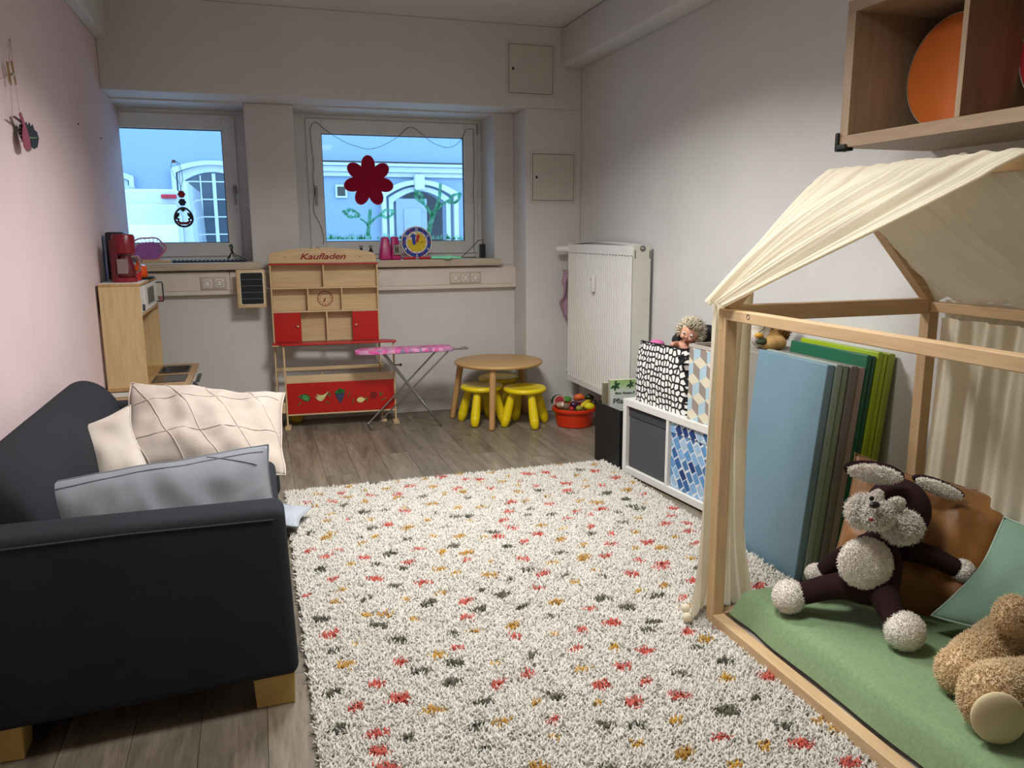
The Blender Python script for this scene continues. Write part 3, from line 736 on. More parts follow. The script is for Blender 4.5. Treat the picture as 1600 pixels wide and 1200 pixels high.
def make_stool(label):
    t = thing('stool', label, 'stool', (0, 0, 0), group='yellow stools under the round table')
    Z = .300; R = .166
    MB().lathe([(0, Z-.042), (R-.03, Z-.042), (R-.010, Z-.038), (R, Z-.024), (R-.001, Z-.012), (R-.010, Z-.002), (R-.022, Z), (R-.032, Z-.004), (0, Z-.006)], 44).build('seat', m_yel, t, local=True, smooth=50)
    for k in range(4):
        q = PI/4+k*PI/2; d = Vector((math.cos(q), math.sin(q), 0))
        tp = d*.105+Vector((0, 0, Z-.04)); bt = d*.178
        ax = bt-tp; prof = [(0, .027), (.3, .032), (.62, .036), (.70, .0365), (.705, .0345), (.72, .0365), (.85, .034), (.95, .028), (.985, .022), (1, .012)]
        MB().tube([tp+ax*s for s, r in prof], [r for s, r in prof], 18).build('leg', m_yel, t, local=True, smooth=35)
    return t
st = make_stool('yellow stool pushed under the table beside its nearest leg, right of the ironing board')
lab2 = ['yellow stool standing half out from under the table, next to the red tub', 'yellow stool hidden furthest back under the table against the wall']
copies = [copy_tree(st) for _ in range(2)]
for o, (x, y, rz), lb in zip([st]+copies, [(1.615, 5.86, .18), (1.905, 5.675, -.65), (1.845, 6.17, .785)], [st['label']]+lab2):
    o.location = (x, y, 0); o.rotation_euler.z = rz; o['label'] = lb
# ================================================================= red tub of toy food
BC = Vector((2.262, 5.545, 0))
tubm = plain('orange_red_plastic', '#d2330f', .35, var=.03)
tub = thing('plastic_tub', 'orange-red plastic tub filled with toy food below the radiator', 'tub', BC)
MB().lathe([(0, .004), (.125, .0), (.134, .006), (.150, .10), (.153, .115), (.168, .118), (.172, .124), (.170, .142), (.165, .146), (.155, .143), (.149, .112), (.130, .012), (0, .012)], 44, Matrix.Translation(BC)).build('tub_body', tubm, tub, smooth=40)
def food(name, label, cat, mat, mb, **k):
    o = mb.build(name, mat, smooth=k.pop('smooth', 180)); return tag(o, label, cat, 'toy food in the red tub')
FZ = .14
def fb_(px, py, y): p = ony(px, py, y); return p
def veg(c, r, rot=(0, 0, 0), n=18): return MB().ball(c, r, n, 12, Matrix.Rotation(rot[2], 4, 'Z') @ Matrix.Rotation(rot[1], 4, 'Y') @ Matrix.Rotation(rot[0], 4, 'X'))
yb_ = 5.53
p = fb_(872, 626, 5.56)
wm = thing('watermelon_slice', 'toy watermelon slice at the left rim of the red tub', 'toy food', p, group='toy food in the red tub')
def half(r, t, c, M):
    n = 20; poly = [(r*math.cos(PI*i/n), r*math.sin(PI*i/n)) for i in range(n+1)]; return MB().prism(poly, -t/2, t/2, M)
Mw = frame(p+Vector((-.0, 0, -.012)), (1, .25, .02), (0, .25, 1))
half(.058, .030, None, Mw).build('rind', plain('dark_green_rind', '#143018', .5), wm, bevel=.003)
half(.052, .034, None, Mw).build('white_rind', plain('cream_rind', '#d9cfae', .5), wm)
half(.046, .038, None, Mw).build('flesh', plain('melon_red', '#a53137', .5), wm)
food('lettuce', 'green toy lettuce between the melon slice and the carrot', 'toy food', plain('lettuce_green', '#5b8f35', .6, bs=60, bst=1, bd=.02), MB().ball(fb_(886, 624, 5.58), (.035, .03, .026), 24, 14))
food('carrot', 'orange toy carrot on top of the heap in the red tub', 'toy food', plain('carrot_orange', '#d9662c', .5), MB().tube([fb_(897, 624, 5.60), fb_(901, 621, 5.59), fb_(908, 620, 5.58), fb_(914, 622, 5.57)], [.014, .026, .027, .010], 14))
food('aubergine', 'dark purple toy aubergine in the middle of the red tub', 'toy food', plain('aubergine_purple', '#3d1430', .3), veg(fb_(898, 633, 5.50), (.042, .032, .032), (0, .3, .2)))
food('banana', 'yellow toy banana lying on the right of the tub', 'toy food', plain('banana_yellow', '#d8bb2e', .45), MB().tube([fb_(906, 638, 5.47), fb_(911, 633, 5.49), fb_(918, 628, 5.52), fb_(924, 626, 5.56)], [.008, .018, .019, .007], 14))
food('lemon', 'bright yellow toy lemon at the right front of the tub', 'toy food', plain('lemon_yellow', '#dcd51c', .4), veg(fb_(921, 635, 5.46), (.042, .034, .030), (0, .1, 0)))
food('potato', 'brown toy potato at the front of the tub', 'toy food', plain('potato_brown', '#6f5a44', .7), veg(fb_(885, 635, 5.45), (.030, .026, .026)))
food('bun', 'beige toy bun at the front left of the tub', 'toy food', plain('bun_beige', '#a88b6c', .7), veg(fb_(875, 633, 5.47), (.028, .024, .020)))
food('mushroom', 'white toy mushroom between bun and potato', 'toy food', plain('mushroom_white', '#d8cdb8', .6), veg(fb_(879, 632.5, 5.44), (.013, .012, .018)))
food('cucumber', 'dark green toy cucumber at the back right of the tub', 'toy food', plain('cucumber_green', '#26391a', .45), MB().tube([fb_(914, 622, 5.62), fb_(920, 620, 5.62), fb_(927, 623, 5.6)], [.012, .026, .016], 14))
food('pear', 'olive green toy pear under the banana', 'toy food', plain('pear_olive', '#8f8a2a', .5), veg(fb_(905, 638, 5.44), (.028, .024, .022)))
food('plum', 'dark brown toy plum at the far right of the tub', 'toy food', plain('plum_brown', '#3a2420', .4), veg(fb_(928, 629, 5.55), (.026, .022, .022)))
food('tomato', 'small red toy tomato below the aubergine', 'toy food', plain('tomato_red', '#b5251c', .35), veg(fb_(893, 638.5, 5.42), (.018, .018, .016)))
MB().lathe([(0, .10), (.149, .10), (.149, .108), (0, .112)], 24, Matrix.Translation(BC)).build('food_heap', plain('food_heap_brown', '#6a4a30', .8), tub, smooth=60)
# ================================================================= radiator
m_rad = plain('radiator_white', '#ebe9e2', .35, var=.02); m_radg = plain('radiator_grille_grey', '#9c9b94', .5)
RX0, RX1, RY0, RY1, RZ0, RZ1 = 2.362, 2.49, 4.795, 5.945, .28, 1.372
rad = thing('radiator', 'tall white panel radiator on the right wall', 'radiator', (2.43, 5.37, RZ0))
# ribbed front panel: vertical grooves
b = MB(); n = 30; yy = []
for i in range(n):
    y0 = RY0+.012+(RY1-RY0-.024)*i/n; w = (RY1-RY0-.024)/n
    yy += [(y0, RX0), (y0+w*.55, RX0), (y0+w*.68, RX0+.02), (y0+w*.87, RX0+.02)]
yy = [(RY0+.012, RX0)]+yy+[(RY1-.012, RX0)]
za, zb = RZ0+.045, RZ1-.07
vs = []
for y, x in yy: vs += [(x, y, za), (x, y, zb)]
b.add(vs, [(2*i, 2*i+1, 2*i+3, 2*i+2) for i in range(len(yy)-1)])
b.box(RX0-.001, RX0+.03, RY0+.004, RY1-.004, RZ0, za); b.box(RX0-.001, RX0+.03, RY0+.004, RY1-.004, zb, RZ1-.006)
b.build('front_panel', m_rad, rad)
MB().box(RX1-.03, RX1-.005, RY0+.004, RY1-.004, RZ0, RZ1-.01).build('rear_panel', m_rad, rad)
MB().box(RX0+.031, RX1-.031, RY0+.01, RY1-.01, RZ0+.02, RZ1-.03).build('convector', m_radg, rad)
sp = MB().box(RX0-.001, RX1, RY0, RY0+.004, RZ0, RZ1).build('side_panel', plain('radiator_white_shaded_side', '#cfcec2', .4), rad, bevel=.001)  # same white paint, near end's shade put into the colour
MB().box(RX0-.001, RX1, RY1-.004, RY1, RZ0, RZ1).build('side_panel', m_rad, rad)
gp = lambda px, py: ony(px, py, RY0)
q = gp(1004.5, 388.5); Mq = Matrix.Translation((q.x, RY0, q.z)) @ Matrix.Rotation(PI/2, 4, 'X')
MB().lathe([(.017, 0), (.017, .002), (.014, .0025), (.012, .001), (.008, .006), (0, .006)], 20, Mq).build('bleed_plug', m_steel, sp, smooth=40)
MB().lathe([(.0172, 0), (.020, .0005), (.020, .0015), (.0172, .002)], 20, Mq).build('plug_ring', m_gap, sp)
for px in (992.5, 1015.5):
    q = gp(px, 398); MB().box(q.x-.003, q.x+.003, RY0-.0008, RY0+.001, q.z-.025, q.z+.028).build('slot', m_gap, sp)
# top grille: a bowed cover and slats
b = MB(); b.grid(lambda u, v: (RX0+.002+(RX1-RX0-.01)*v, RY0+.01+(RY1-RY0-.02)*u, RZ1-.004+.018*math.sin(PI*min(1, max(0, (u-.05)/.9)))), 24, 2)
b.build('top_cover', m_rad, rad, solid=.003)
for i in range(24):
    y = RY0+.03+(RY1-RY0-.06)*i/23
    MB().box(RX0-.0016, RX0, y-.012, y+.012, RZ1-.075, RZ1-.068).build('grille_notch', m_radg, rad) if i % 1 == 0 else None
# heat meter
q = onx(929, 443, RX0)
hm = MB().box(RX0-.026, RX0-.002, q.y-.022, q.y+.022, q.z-.06, q.z+.062).build('heat_meter', m_whitepl, rad, bevel=.004, seg=3)
MB().cyl((RX0-.027, q.y+.012, q.z+.028), (RX0-.025, q.y+.012, q.z+.028), .0055, n=10).build('meter_window', m_dark, hm)
# valve at the far end, lower connection and pipes
vz = ony(877, 389, RY1+.03).z
vb = MB(); Mv = Matrix.Translation((RX0+.03, RY1+.02, vz)) @ Matrix.Rotation(-PI/2, 4, 'Y')
vb.lathe([(.018, -.06), (.018, .0), (.026, .004), (.027, .05), (.024, .055), (.022, .125), (.019, .13), (0, .131)], 20, Mv)
vb.build('thermostat_valve', m_whitepl, rad, smooth=40)
MB().tube([(RX0+.06, RY1-.01, vz), (RX0+.06, RY1+.05, vz), (RX0+.06, RY1+.05, 2.0)][:2], .010, 10).build('valve_stub', m_steel, rad, smooth=50)
MB().tube([(RX0+.05, RY1-.004, RZ0+.05), (RX0+.05, RY1+.03, RZ0+.05), (RX0+.05, YP, RZ0+.05)], .011, 12).build('pipe', m_whitepl, rad, smooth=50)
MB().cyl((RX0+.02, RY1+.03, RZ0+.055), (RX0+.07, RY1+.03, RZ0+.055), .013, n=12).build('lower_valve', m_whitepl, rad, smooth=40)
for yy_ in (RY0+.2, RY1-.2):
    MB().box(RX1-.006, XR, yy_-.015, yy_+.015, RZ0+.1, RZ1-.1).build('bracket', m_steel, rad)
# pink cloth strip hanging from the valve by a cord
hx, hy = RX0-.012, RY1+.035
pc = thing('hanging_cloth_strip', 'pink spotted cloth strip hanging on a cord from the radiator valve', 'cloth', (hx, hy, .8))
pp = [ony(*q, hy) for q in ((883, 396), (881, 408), (878, 421))]
b = MB().tube([Vector((RX0+.004, RY1+.035, vz+.012)), pp[0], pp[1], pp[2]], .0012, 5); b.tube([Vector((RX0+.004, RY1+.035, vz-.012)), ony(886, 398, hy), ony(887, 420, hy)], .0012, 5)
b.build('cord', plain('grey_cord', '#8f8b84', .8), pc)
left = [(879, 421), (881, 425), (880, 434), (876, 439), (880, 445), (880, 455), (879, 466), (871, 470), (874, 478), (880, 490), (884, 499)]
right = [(888, 421), (889, 427), (888, 436), (888, 441), (888, 448), (888, 458), (888, 468), (888, 474), (888, 482), (888, 492), (888, 499)]
b = MB(); A = [ony(*q, hy+.006*math.sin(i*1.9)) for i, q in enumerate(left)]; Bq = [ony(*q, hy+.008*math.cos(i*1.3)) for i, q in enumerate(right)]
b.grid(lambda u, v: A[round(v*10)].lerp(Bq[round(v*10)], u)+Vector((0, .010*math.sin(u*5+v*7), 0)), 6, 10)
def spotted(name, c0, c1, sc, th):
    mt, nt, p = base(name); v = coords(nt); vo = nt.nodes.new('ShaderNodeTexVoronoi'); vo.inputs['Scale'].default_value = sc; nt.links.new(v, vo.inputs['Vector'])
    nt.links.new(ramp(nt, vo.outputs['Distance'], [(th, hexc(c1)), (th+.05, hexc(c0))]), p.inputs['Base Color']); p.inputs['Roughness'].default_value = .85; return mt
b.build('cloth', spotted('pink_spotted_cloth', '#a0838e', '#54384a', 42, .18), pc, smooth=180, solid=.003, sub=1)
# ================================================================= toy kitchen in the corner
m_birch = wood('birch_plywood', '#c8ab7b', '#d6bb8d', 'Z', 4, .5)
m_birch_e = wood('birch_edge', '#b08a58', '#c8a36c', 'Y', 9, .5)
m_kwhite = plain('kitchen_white', '#dddbd4', .35)
m_graypl = plain('dark_grey_plastic', '#3c3a39', .4)
KY0, KY1 = 5.20, 6.06; KXB, KXT, KXW = -.888, -.664, -.432; KZ = .548; KT = 1.172
kit = thing('toy_kitchen', 'birch plywood toy kitchen with microwave tower in the window corner', 'toy kitchen', (-.66, 5.63, 0))
MB().box(KXB, KXT, KY0, KY0+.014, KZ-.045, KT-.018).build('side_panel', m_birch, kit, bevel=.002)
MB().box(KXB, KXT, KY1-.014, KY1, KZ-.045, KT-.018).build('side_panel', m_birch, kit, bevel=.002)
MB().box(KXB, KXT+.004, KY0-.002, KY1+.002, KT-.018, KT-.002).build('tower_top', m_birch_e, kit, bevel=.002)
MB().box(KXB, KXT+.004, KY0, KY1, KT-.002, KT).build('top_laminate', m_kwhite, kit)
MB().box(KXB, KXT, KY0+.014, KY1-.014, .975, .988).build('tower_shelf', m_birch_e, kit)
MB().box(KXB, KXB+.006, KY0+.014, KY1-.014, .988, KT-.018).build('tower_back', m_kwhite, kit)
MB().box(KXB, KXT+.001, KY0-.004, KY0+.001, KZ-.055, KZ-.025).build('white_strip', m_kwhite, kit)
# microwave: controls near side, door with grille and bar handle
MB().box(KXT-.02, KXT+.0, KY0+.016, KY0+.16, .99, 1.15).build('control_panel', m_kwhite, kit, bevel=.002)
MB().cyl((KXT-.001, KY0+.07, 1.022), (KXT+.012, KY0+.07, 1.022), .020, n=18).build('knob', m_graypl, kit, smooth=40)
dr = MB().box(KXT-.016, KXT+.004, KY0+.165, KY1-.02, .992, 1.148).build('microwave_door', m_kwhite, kit, bevel=.002)
MB().box(KXT+.004, KXT+.006, KY0+.30, KY1-.24, 1.02, 1.125).build('door_window', plain('smoked_window', '#77746d', .3), dr)
for i in range(7):
    y = KY0+.325+i*(.27/6); MB().box(KXT+.006, KXT+.007, y-.008, y+.008, 1.026, 1.119).build('grille_bar', m_graypl, dr)
MB().tube([(KXT, KY1-.09, 1.135), (KXT+.042, KY1-.09, 1.135), (KXT+.046, KY1-.09, 1.128), (KXT+.046, KY1-.09, 1.012), (KXT+.042, KY1-.09, 1.005), (KXT, KY1-.09, 1.005)], .005, 8).build('handle', m_graypl, dr, smooth=60)
MB().tube([Vector((KXT+.03, KY1-.095, 1.02))+Vector((0, .015*math.cos(k*.7), .015*math.sin(k*.7))) for k in range(9)], .003, 6, closed=True).build('red_loop', plain('red_cord', '#b3403f', .6), dr)
# worktop with sink and hob, cupboards below
HX0, HX1 = -.655, -.475
b = MB()
for r in ((KXB, KXW, KY0-.01, KY0+.12), (KXB, KXW, KY0+.37, KY0+.47), (KXB, KXW, KY0+.76, KY1+.01)): b.box(r[0], r[1], r[2], r[3], KZ-.02, KZ)
for r in ((KXB, HX0, KY0+.12, KY0+.37), (HX1, KXW, KY0+.12, KY0+.37), (KXB, HX0, KY0+.47, KY0+.76), (HX1, KXW, KY0+.47, KY0+.76)): b.box(r[0], r[1], r[2], r[3], KZ-.02, KZ)
b.build('worktop', m_birch_e, kit)
MB().box(HX0, HX1, KY0+.12, KY0+.37, KZ-.01, KZ+.003).build('hob', plain('hob_black', '#2a2826', .2), kit, bevel=.003)
b = MB()
for r in ((HX0-.008, HX0, KY0+.112, KY0+.378), (HX1, HX1+.008, KY0+.112, KY0+.378), (HX0, HX1, KY0+.112, KY0+.12), (HX0, HX1, KY0+.37, KY0+.378)): b.box(r[0], r[1], r[2], r[3], KZ, KZ+.004)
b.build('hob_rim', m_graypl, kit)
b = MB()
xs, ys = (HX0-.008, HX0+.012, HX0+.022, HX1-.022, HX1-.012, HX1+.008), None
def rr(off, z, r): return [(x, y, z) for x, y in rrect(HX0-off, HX1+off, KY0+.47-off, KY0+.76+off, r, 4)]
L = [rr(.008, KZ+.001, .03), rr(.008, KZ+.004, .03), rr(-.004, KZ+.004, .03), rr(-.012, KZ-.05, .03), rr(-.03, KZ-.055, .02)]
k = len(L[0]); vs = [p for l in L for p in l]
b.add(vs, [(i*k+j, i*k+(j+1) % k, (i+1)*k+(j+1) % k, (i+1)*k+j) for i in range(4) for j in range(k)]+[tuple(4*k+j for j in range(k))])
b.build('sink', plain('dark_steel_sink', '#4d4a47', .3, .3), kit, smooth=40)
for y0 in (KY0, (KY0+KY1)/2-.007, KY1-.014):
    MB().box(KXB, KXW-.01, y0, y0+.014, .0, KZ-.02).build('cabinet_side', m_birch, kit)
MB().box(KXB, KXB+.006, KY0+.014, KY1-.014, .03, KZ-.02).build('cabinet_back', m_kwhite, kit); MB().box(KXB, KXW-.012, KY0+.014, KY1-.014, .05, .064).build('cabinet_floor', m_birch_e, kit)
for (ya, yb) in ((KY0+.016, (KY0+KY1)/2-.01), ((KY0+KY1)/2+.01, KY1-.016)):
    d = MB().box(KXW-.012, KXW-.002, ya, yb, .06, KZ-.03).build('cabinet_door', m_kwhite, kit, bevel=.002)
    MB().box(KXW-.002, KXW+.022, ya+.06, yb-.06, KZ-.075, KZ-.062).build('door_handle', m_graypl, d, bevel=.003)
for i, y in enumerate((KY0+.12, KY0+.26)):
    MB().cyl((KXW-.002, y, KZ-.045), (KXW+.02, y, KZ-.045), .016, n=14).build('hob_knob', m_graypl, kit, smooth=40)
# --- things on the tower
m_mach = plain('dark_red_plastic', '#7c1220', .3); m_mach2 = plain('deep_red_plastic', '#5d0f18', .35)
m_clear = plain('clear_grey_plastic', '#86706d', .2)
cp = onz(192, 441, KT); cx, cy = cp.x+.01, 5.37
s_ = cy/1245*1.05
cm = thing('toy_coffee_machine', 'dark red toy coffee machine on top of the toy kitchen', 'coffee machine', (cx, cy, KT))
MB().lathe([(.0, 0), (.072, 0), (.074, .01), (.072, .028), (0, .03)], 28, Matrix.Translation((cx, cy, KT)) @ Matrix.Diagonal((1, .9, 1, 1))).build('base', m_mach, cm, smooth=40)
MB().box(cx-.066, cx-.022, cy-.05, cy+.05, KT+.02, KT+.25).build('water_tank', m_mach2, cm, bevel=.012, seg=3)
MB().lathe([(0, .165), (.052, .165), (.062, .175), (.066, .27), (.058, .285), (0, .287)], 24, Matrix.Translation((cx+.008, cy, KT))).build('filter_head', m_mach, cm, smooth=40)
jg = MB().lathe([(0, .032), (.052, .032), (.056, .045), (.050, .09), (.036, .15), (.036, .16), (0, .16)], 24, Matrix.Translation((cx+.010, cy, KT))).build('jug', m_mach2, cm, smooth=40)
MB().tube([(cx+.045, cy-.01, KT+.15), (cx+.082, cy-.012, KT+.152), (cx+.092, cy-.012, KT+.135), (cx+.09, cy-.012, KT+.07), (cx+.066, cy-.01, KT+.055)], .007, 8).build('jug_handle', m_clear, jg, smooth=60)
MB().box(cx-.03, cx+.03, cy-.062, cy-.054, KT+.05, KT+.14).build('jug_window', m_clear, jg, bevel=.004)
bx = ony(165, 410, 5.62)
tag(MB().box(KXB+.006, KXB+.12, 5.55, 5.70, KT, KT+.30).build('toy_appliance', plain('black_violet_plastic', '#241c26', .35), bevel=.015, seg=3), 'dark violet toy appliance behind the toy coffee machine', 'toy')
kx, ky = ony(217, 425, 5.66).x, 5.66
pn = thing('toy_pan', 'flat black toy pan lying on the toy kitchen under the orange pot', 'pan', (kx+.01, ky, KT))
MB().lathe([(0, 0), (.075, 0), (.085, .016), (.082, .017), (.073, .005), (0, .004)], 28, Matrix.Translation((kx+.01, ky, KT))).build('pan_body', m_blackpl, pn, smooth=40)
MB().tube([(kx+.01, ky+.08, KT+.012), (kx+.01, ky+.20, KT+.016)], .008, 8).build('pan_handle', m_blackpl, pn, smooth=60)
pot = thing('toy_pot', 'small bright orange toy pot standing on the black pan', 'pot', (kx, ky, KT+.006))
MB().lathe([(0, .0), (.045, .0), (.052, .01), (.050, .065), (.046, .078), (.03, .088), (0, .092)], 24, Matrix.Translation((kx, ky, KT+.006))).build('pot_body', plain('bright_orange_plastic', '#e2520c', .3), pot, smooth=40)
MB().ball((kx, ky, KT+.105), .012, 12, 8).build('lid_knob', plain('bright_orange_plastic', '#e2520c', .3), pot, smooth=60)
cup = ony(209, 425, 5.5)
tag(MB().lathe([(0, 0), (.028, 0), (.033, .06), (.030, .062), (.026, .006), (0, .006)], 18, Matrix.Translation((cup.x+.012, 5.50, KT))).build('toy_cup', plain('scarlet_plastic', '#b81a14', .35), smooth=40), 'small scarlet toy cup beside the coffee machine', 'cup')
# ================================================================= things on the left sill
tr = onz(257, 405, SILL)
ty = 6.42
tx0, tx1 = ony(222, 404, ty).x, ony(267, 404, ty).x
tag(MB().box(tx0, tx1, ty-.03, ty+.09, SILL, SILL+.022).build('wooden_board', m_beech, bevel=.003), 'small wooden board lying on the left window sill', 'board')
# pink wire basket leaning on the window behind the board
m_pinkw = plain('pink_plastic_wire', '#d173b8', .4)
c = ony(230, 389, 6.50)
bk = thing('wire_basket', 'small pink plastic basket lying tilted on the left sill', 'basket', (c.x, c.y, SILL+.022))
T = frame(c, (1, 0, .05), (0, .35, .95))
def el(rx, ry, z, n=26): return [T @ Vector((rx*math.cos(2*PI*i/n)*(1+.05*math.cos(6*2*PI*i/n)), ry*math.sin(2*PI*i/n)*(1+.05*math.cos(6*2*PI*i/n)), z)) for i in range(n)]
MB().tube(el(.125, .088, 0), .006, 6, True).build('rim', plain('coral_pink_wire', '#e07f86', .4), bk, smooth=60)
MB().tube(el(.10, .070, -.05), .004, 6, True).build('base_ring', m_pinkw, bk, smooth=60)
b = MB()
for i in range(-5, 6):
    x = i*.018; h_ = .068*math.sqrt(max(0, 1-(x/.10)**2)); b.tube([T @ Vector((x, -h_, -.05)), T @ Vector((x, h_, -.05))], .0022, 4)
for i in range(-3, 4):
    y = i*.018; w_ = .098*math.sqrt(max(0, 1-(y/.07)**2)); b.tube([T @ Vector((-w_, y, -.05)), T @ Vector((w_, y, -.05))], .0022, 4)
b.build('wire_mesh', m_pinkw, bk)
MB().prism([(.096*math.cos(2*PI*i/24), .066*math.sin(2*PI*i/24)) for i in range(24)], -.052, -.0515, T).build('base_sheet', plain('lilac_plastic', '#c39ace', .4, trans=.5), bk)
b = MB()
for i in range(26): b.tube([el(.125, .088, 0)[i], el(.10, .070, -.05)[i]], .0022, 4)
b.build('side_wires', m_pinkw, bk)
# dark ribbed cable mat with wires
y0_ = 6.45; ax, bx_ = ony(270, 403, y0_).x, ony(395, 403, y0_).x
mtn = thing('cable_mat', 'dark ribbed mat with black cables on the left window sill', 'mat', ((ax+bx_)/2, y0_, SILL))
MB().box(ax, bx_-.05, y0_-.06, y0_+.09, SILL, SILL+.012).build('mat_base', plain('blue_black_rubber', '#10131c', .5), mtn, bevel=.002)
for i in range(18):
    x = ax+.012+(bx_-.05-ax-.024)*i/17; MB().box(x-.006, x+.006, y0_-.055, y0_+.085, SILL+.012, SILL+.020).build('rib', plain('blue_grey_rubber', '#2a3346', .4), mtn, bevel=.002)
c = ony(361, 380, 6.5); b = MB()
for k in range(3):
    b.tube([(c.x+.05+.03*k, 6.5, SILL+.004), (c.x+.02+.015*k, 6.49, SILL+.02+.01*k), (c.x+.004*k, 6.485, SILL+.07), (c.x-.012+.01*k, 6.485, SILL+.115+.01*k), (c.x-.004-.008*k, 6.485, SILL+.135-.01*k), (c.x+.012, 6.485, SILL+.105), (c.x, 6.486, SILL+.07), (c.x-.02-.008*k, 6.49, SILL+.022)], .0028, 6)
b.build('cable_bundle', m_blackpl, mtn, smooth=60)
MB().box(c.x-.008, c.x+.008, 6.478, 6.492, SILL+.085, SILL+.10).build('cable_tie', m_mach2, mtn)
# hanging ornament in the left window
yo = YW-.03; P = lambda px, py: ony(px, py, yo)
orn = thing('hanging_ornament', 'wooden oval ornament with red and blue beads hanging in the left window', 'ornament', P(287, 350))
m_cord = plain('pale_cord', '#3b4048', .8)
b = MB().tube([P(268, 254), P(273, 251), P(280, 255), P(284, 268), P(285.5, 280), P(283, 292), P(283, 299)], .0022, 5); b.tube([P(268, 254), P(267, 262), P(271, 274), P(279, 284), P(283, 292)], .0016, 5)
b.tube([P(283.5, 299), P(285, 325)], .0018, 5); b.tube([P(273, 251), P(280, 262), P(281, 285), P(282.5, 299)], .0016, 5)
b.build('cord', m_cord, orn)
MB().box(P(271, 252).x-.012, P(271, 252).x+.012, yo, YW+.015, P(271, 252).z-.01, P(271, 252).z+.012).build('suction_hook', m_whitepl, orn, bevel=.004)
def star(c, r, mat, nm):
    MB().prism(outline([(r*.55*math.cos(q), r*.55*math.sin(q), r*.45, r*.45, 0) for q in [2*PI*i/6 for i in range(6)]], 60), -.006, .006, FACE_CAM(c)).build(nm, mat, orn, bevel=.002)
star(P(283.5, 303.5), .028, plain('bead_red', '#a3162c', .5), 'red_bead'); star(P(284.8, 316), .028, plain('bead_blue', '#1f3355', .5), 'blue_bead')
cc_ = P(287, 339.5); R1, R2 = .071, .078
def egg(s, n=40): return [(s*R1*math.cos(q)*(1-.12*math.sin(q)), s*R2*math.sin(q)) for q in [2*PI*i/n for i in range(n)]]
b = MB(); o_, i_ = egg(1), egg(.80); n = len(o_); Mo = FACE_CAM(cc_)
vs = [(x, y, z) for ring_ in (o_, i_) for z in (-.005, .005) for x, y in ring_]
fs = []
for k in range(n):
    k2 = (k+1) % n; A0, A1, B0, B1 = k, n+k, 2*n+k, 3*n+k; a0, a1, b0, b1 = k2, n+k2, 2*n+k2, 3*n+k2
    fs += [(A0, a0, a1, A1), (B0, B1, b1, b0), (A1, a1, b1, B1), (A0, B0, b0, a0)]
b.add(vs, fs, 0, Mo); b.build('oval_rim', plain('ornament_dark_wood', '#2b2a22', .6), orn)
MB().prism([(-.055, -.03), (-.03, -.055), (.03, -.055), (.055, -.03), (.04, -.022), (.02, -.036), (-.02, -.036), (-.04, -.022)], -.003, .003, Mo).build('red_base', plain('ornament_red', '#7c1a20', .6), orn)
for sx in (-1, 1):
    MB().prism([(sx*.055, .03), (sx*.058, -.012), (sx*.035, -.028), (sx*.028, -.010), (sx*.044, -.004), (sx*.030, .012), (sx*.026, .036)][::sx], -.003, .003, Mo).build('cutout_side', plain('ornament_dark_wood', '#2b2a22', .6), orn)
MB().prism([(-.012, .062), (.012, .062), (.02, .046), (.012, .05), (0, .04), (-.012, .05), (-.02, .046)], -.003, .003, Mo).build('cutout_top', plain('ornament_dark_wood', '#2b2a22', .6), orn)
# ================================================================= things on the right sill
ys = 6.47
q = ony(485, 382, ys)
rt = thing('toy_gadget', 'small dark red object with a black cable on the sill behind the play shop', 'toy', (q.x, ys, SILL))
MB().ball((q.x, ys, SILL+.05), (.035, .03, .05), 16, 10).build('shell', m_mach, rt, smooth=180)
MB().tube([(q.x+.02, ys, SILL+.09), (q.x+.06, ys, SILL+.10), (q.x+.11, ys, SILL+.075), (q.x+.17, ys, SILL+.04), (q.x+.22, ys, SILL+.006)], .004, 6).build('cable', m_blackpl, rt, smooth=60)
for i, px in enumerate((564.5, 579.5)):
    q = ony(px, 392, 6.44); z = SILL
    bt = thing('small_bottle', ['dark little bottle with silver cap on the sill, nearer the shop header middle', 'dark little bottle with silver cap on the sill, next to the magenta toaster'][i], 'bottle', (q.x, 6.44, z), group='dark little bottles on the sill')
    MB().lathe([(0, 0), (.020, 0), (.022, .01), (.022, .06), (.015, .075), (.010, .08), (.010, .095), (0, .095)], 18, Matrix.Translation((q.x, 6.44, z))).build('bottle_body', plain('dark_brown_glass', '#1d1413', .2), bt, smooth=40)
    MB().lathe([(0, .093), (.014, .093), (.014, .115), (0, .117)], 18, Matrix.Translation((q.x, 6.44, z))).build('cap', m_steel, bt, smooth=40)
    MB().lathe([(.0225, .02), (.0225, .05)], 18, Matrix.Translation((q.x, 6.44, z)), cap=False).build('bottle_label', plain('bottle_label', '#6b5a4c', .6), bt)
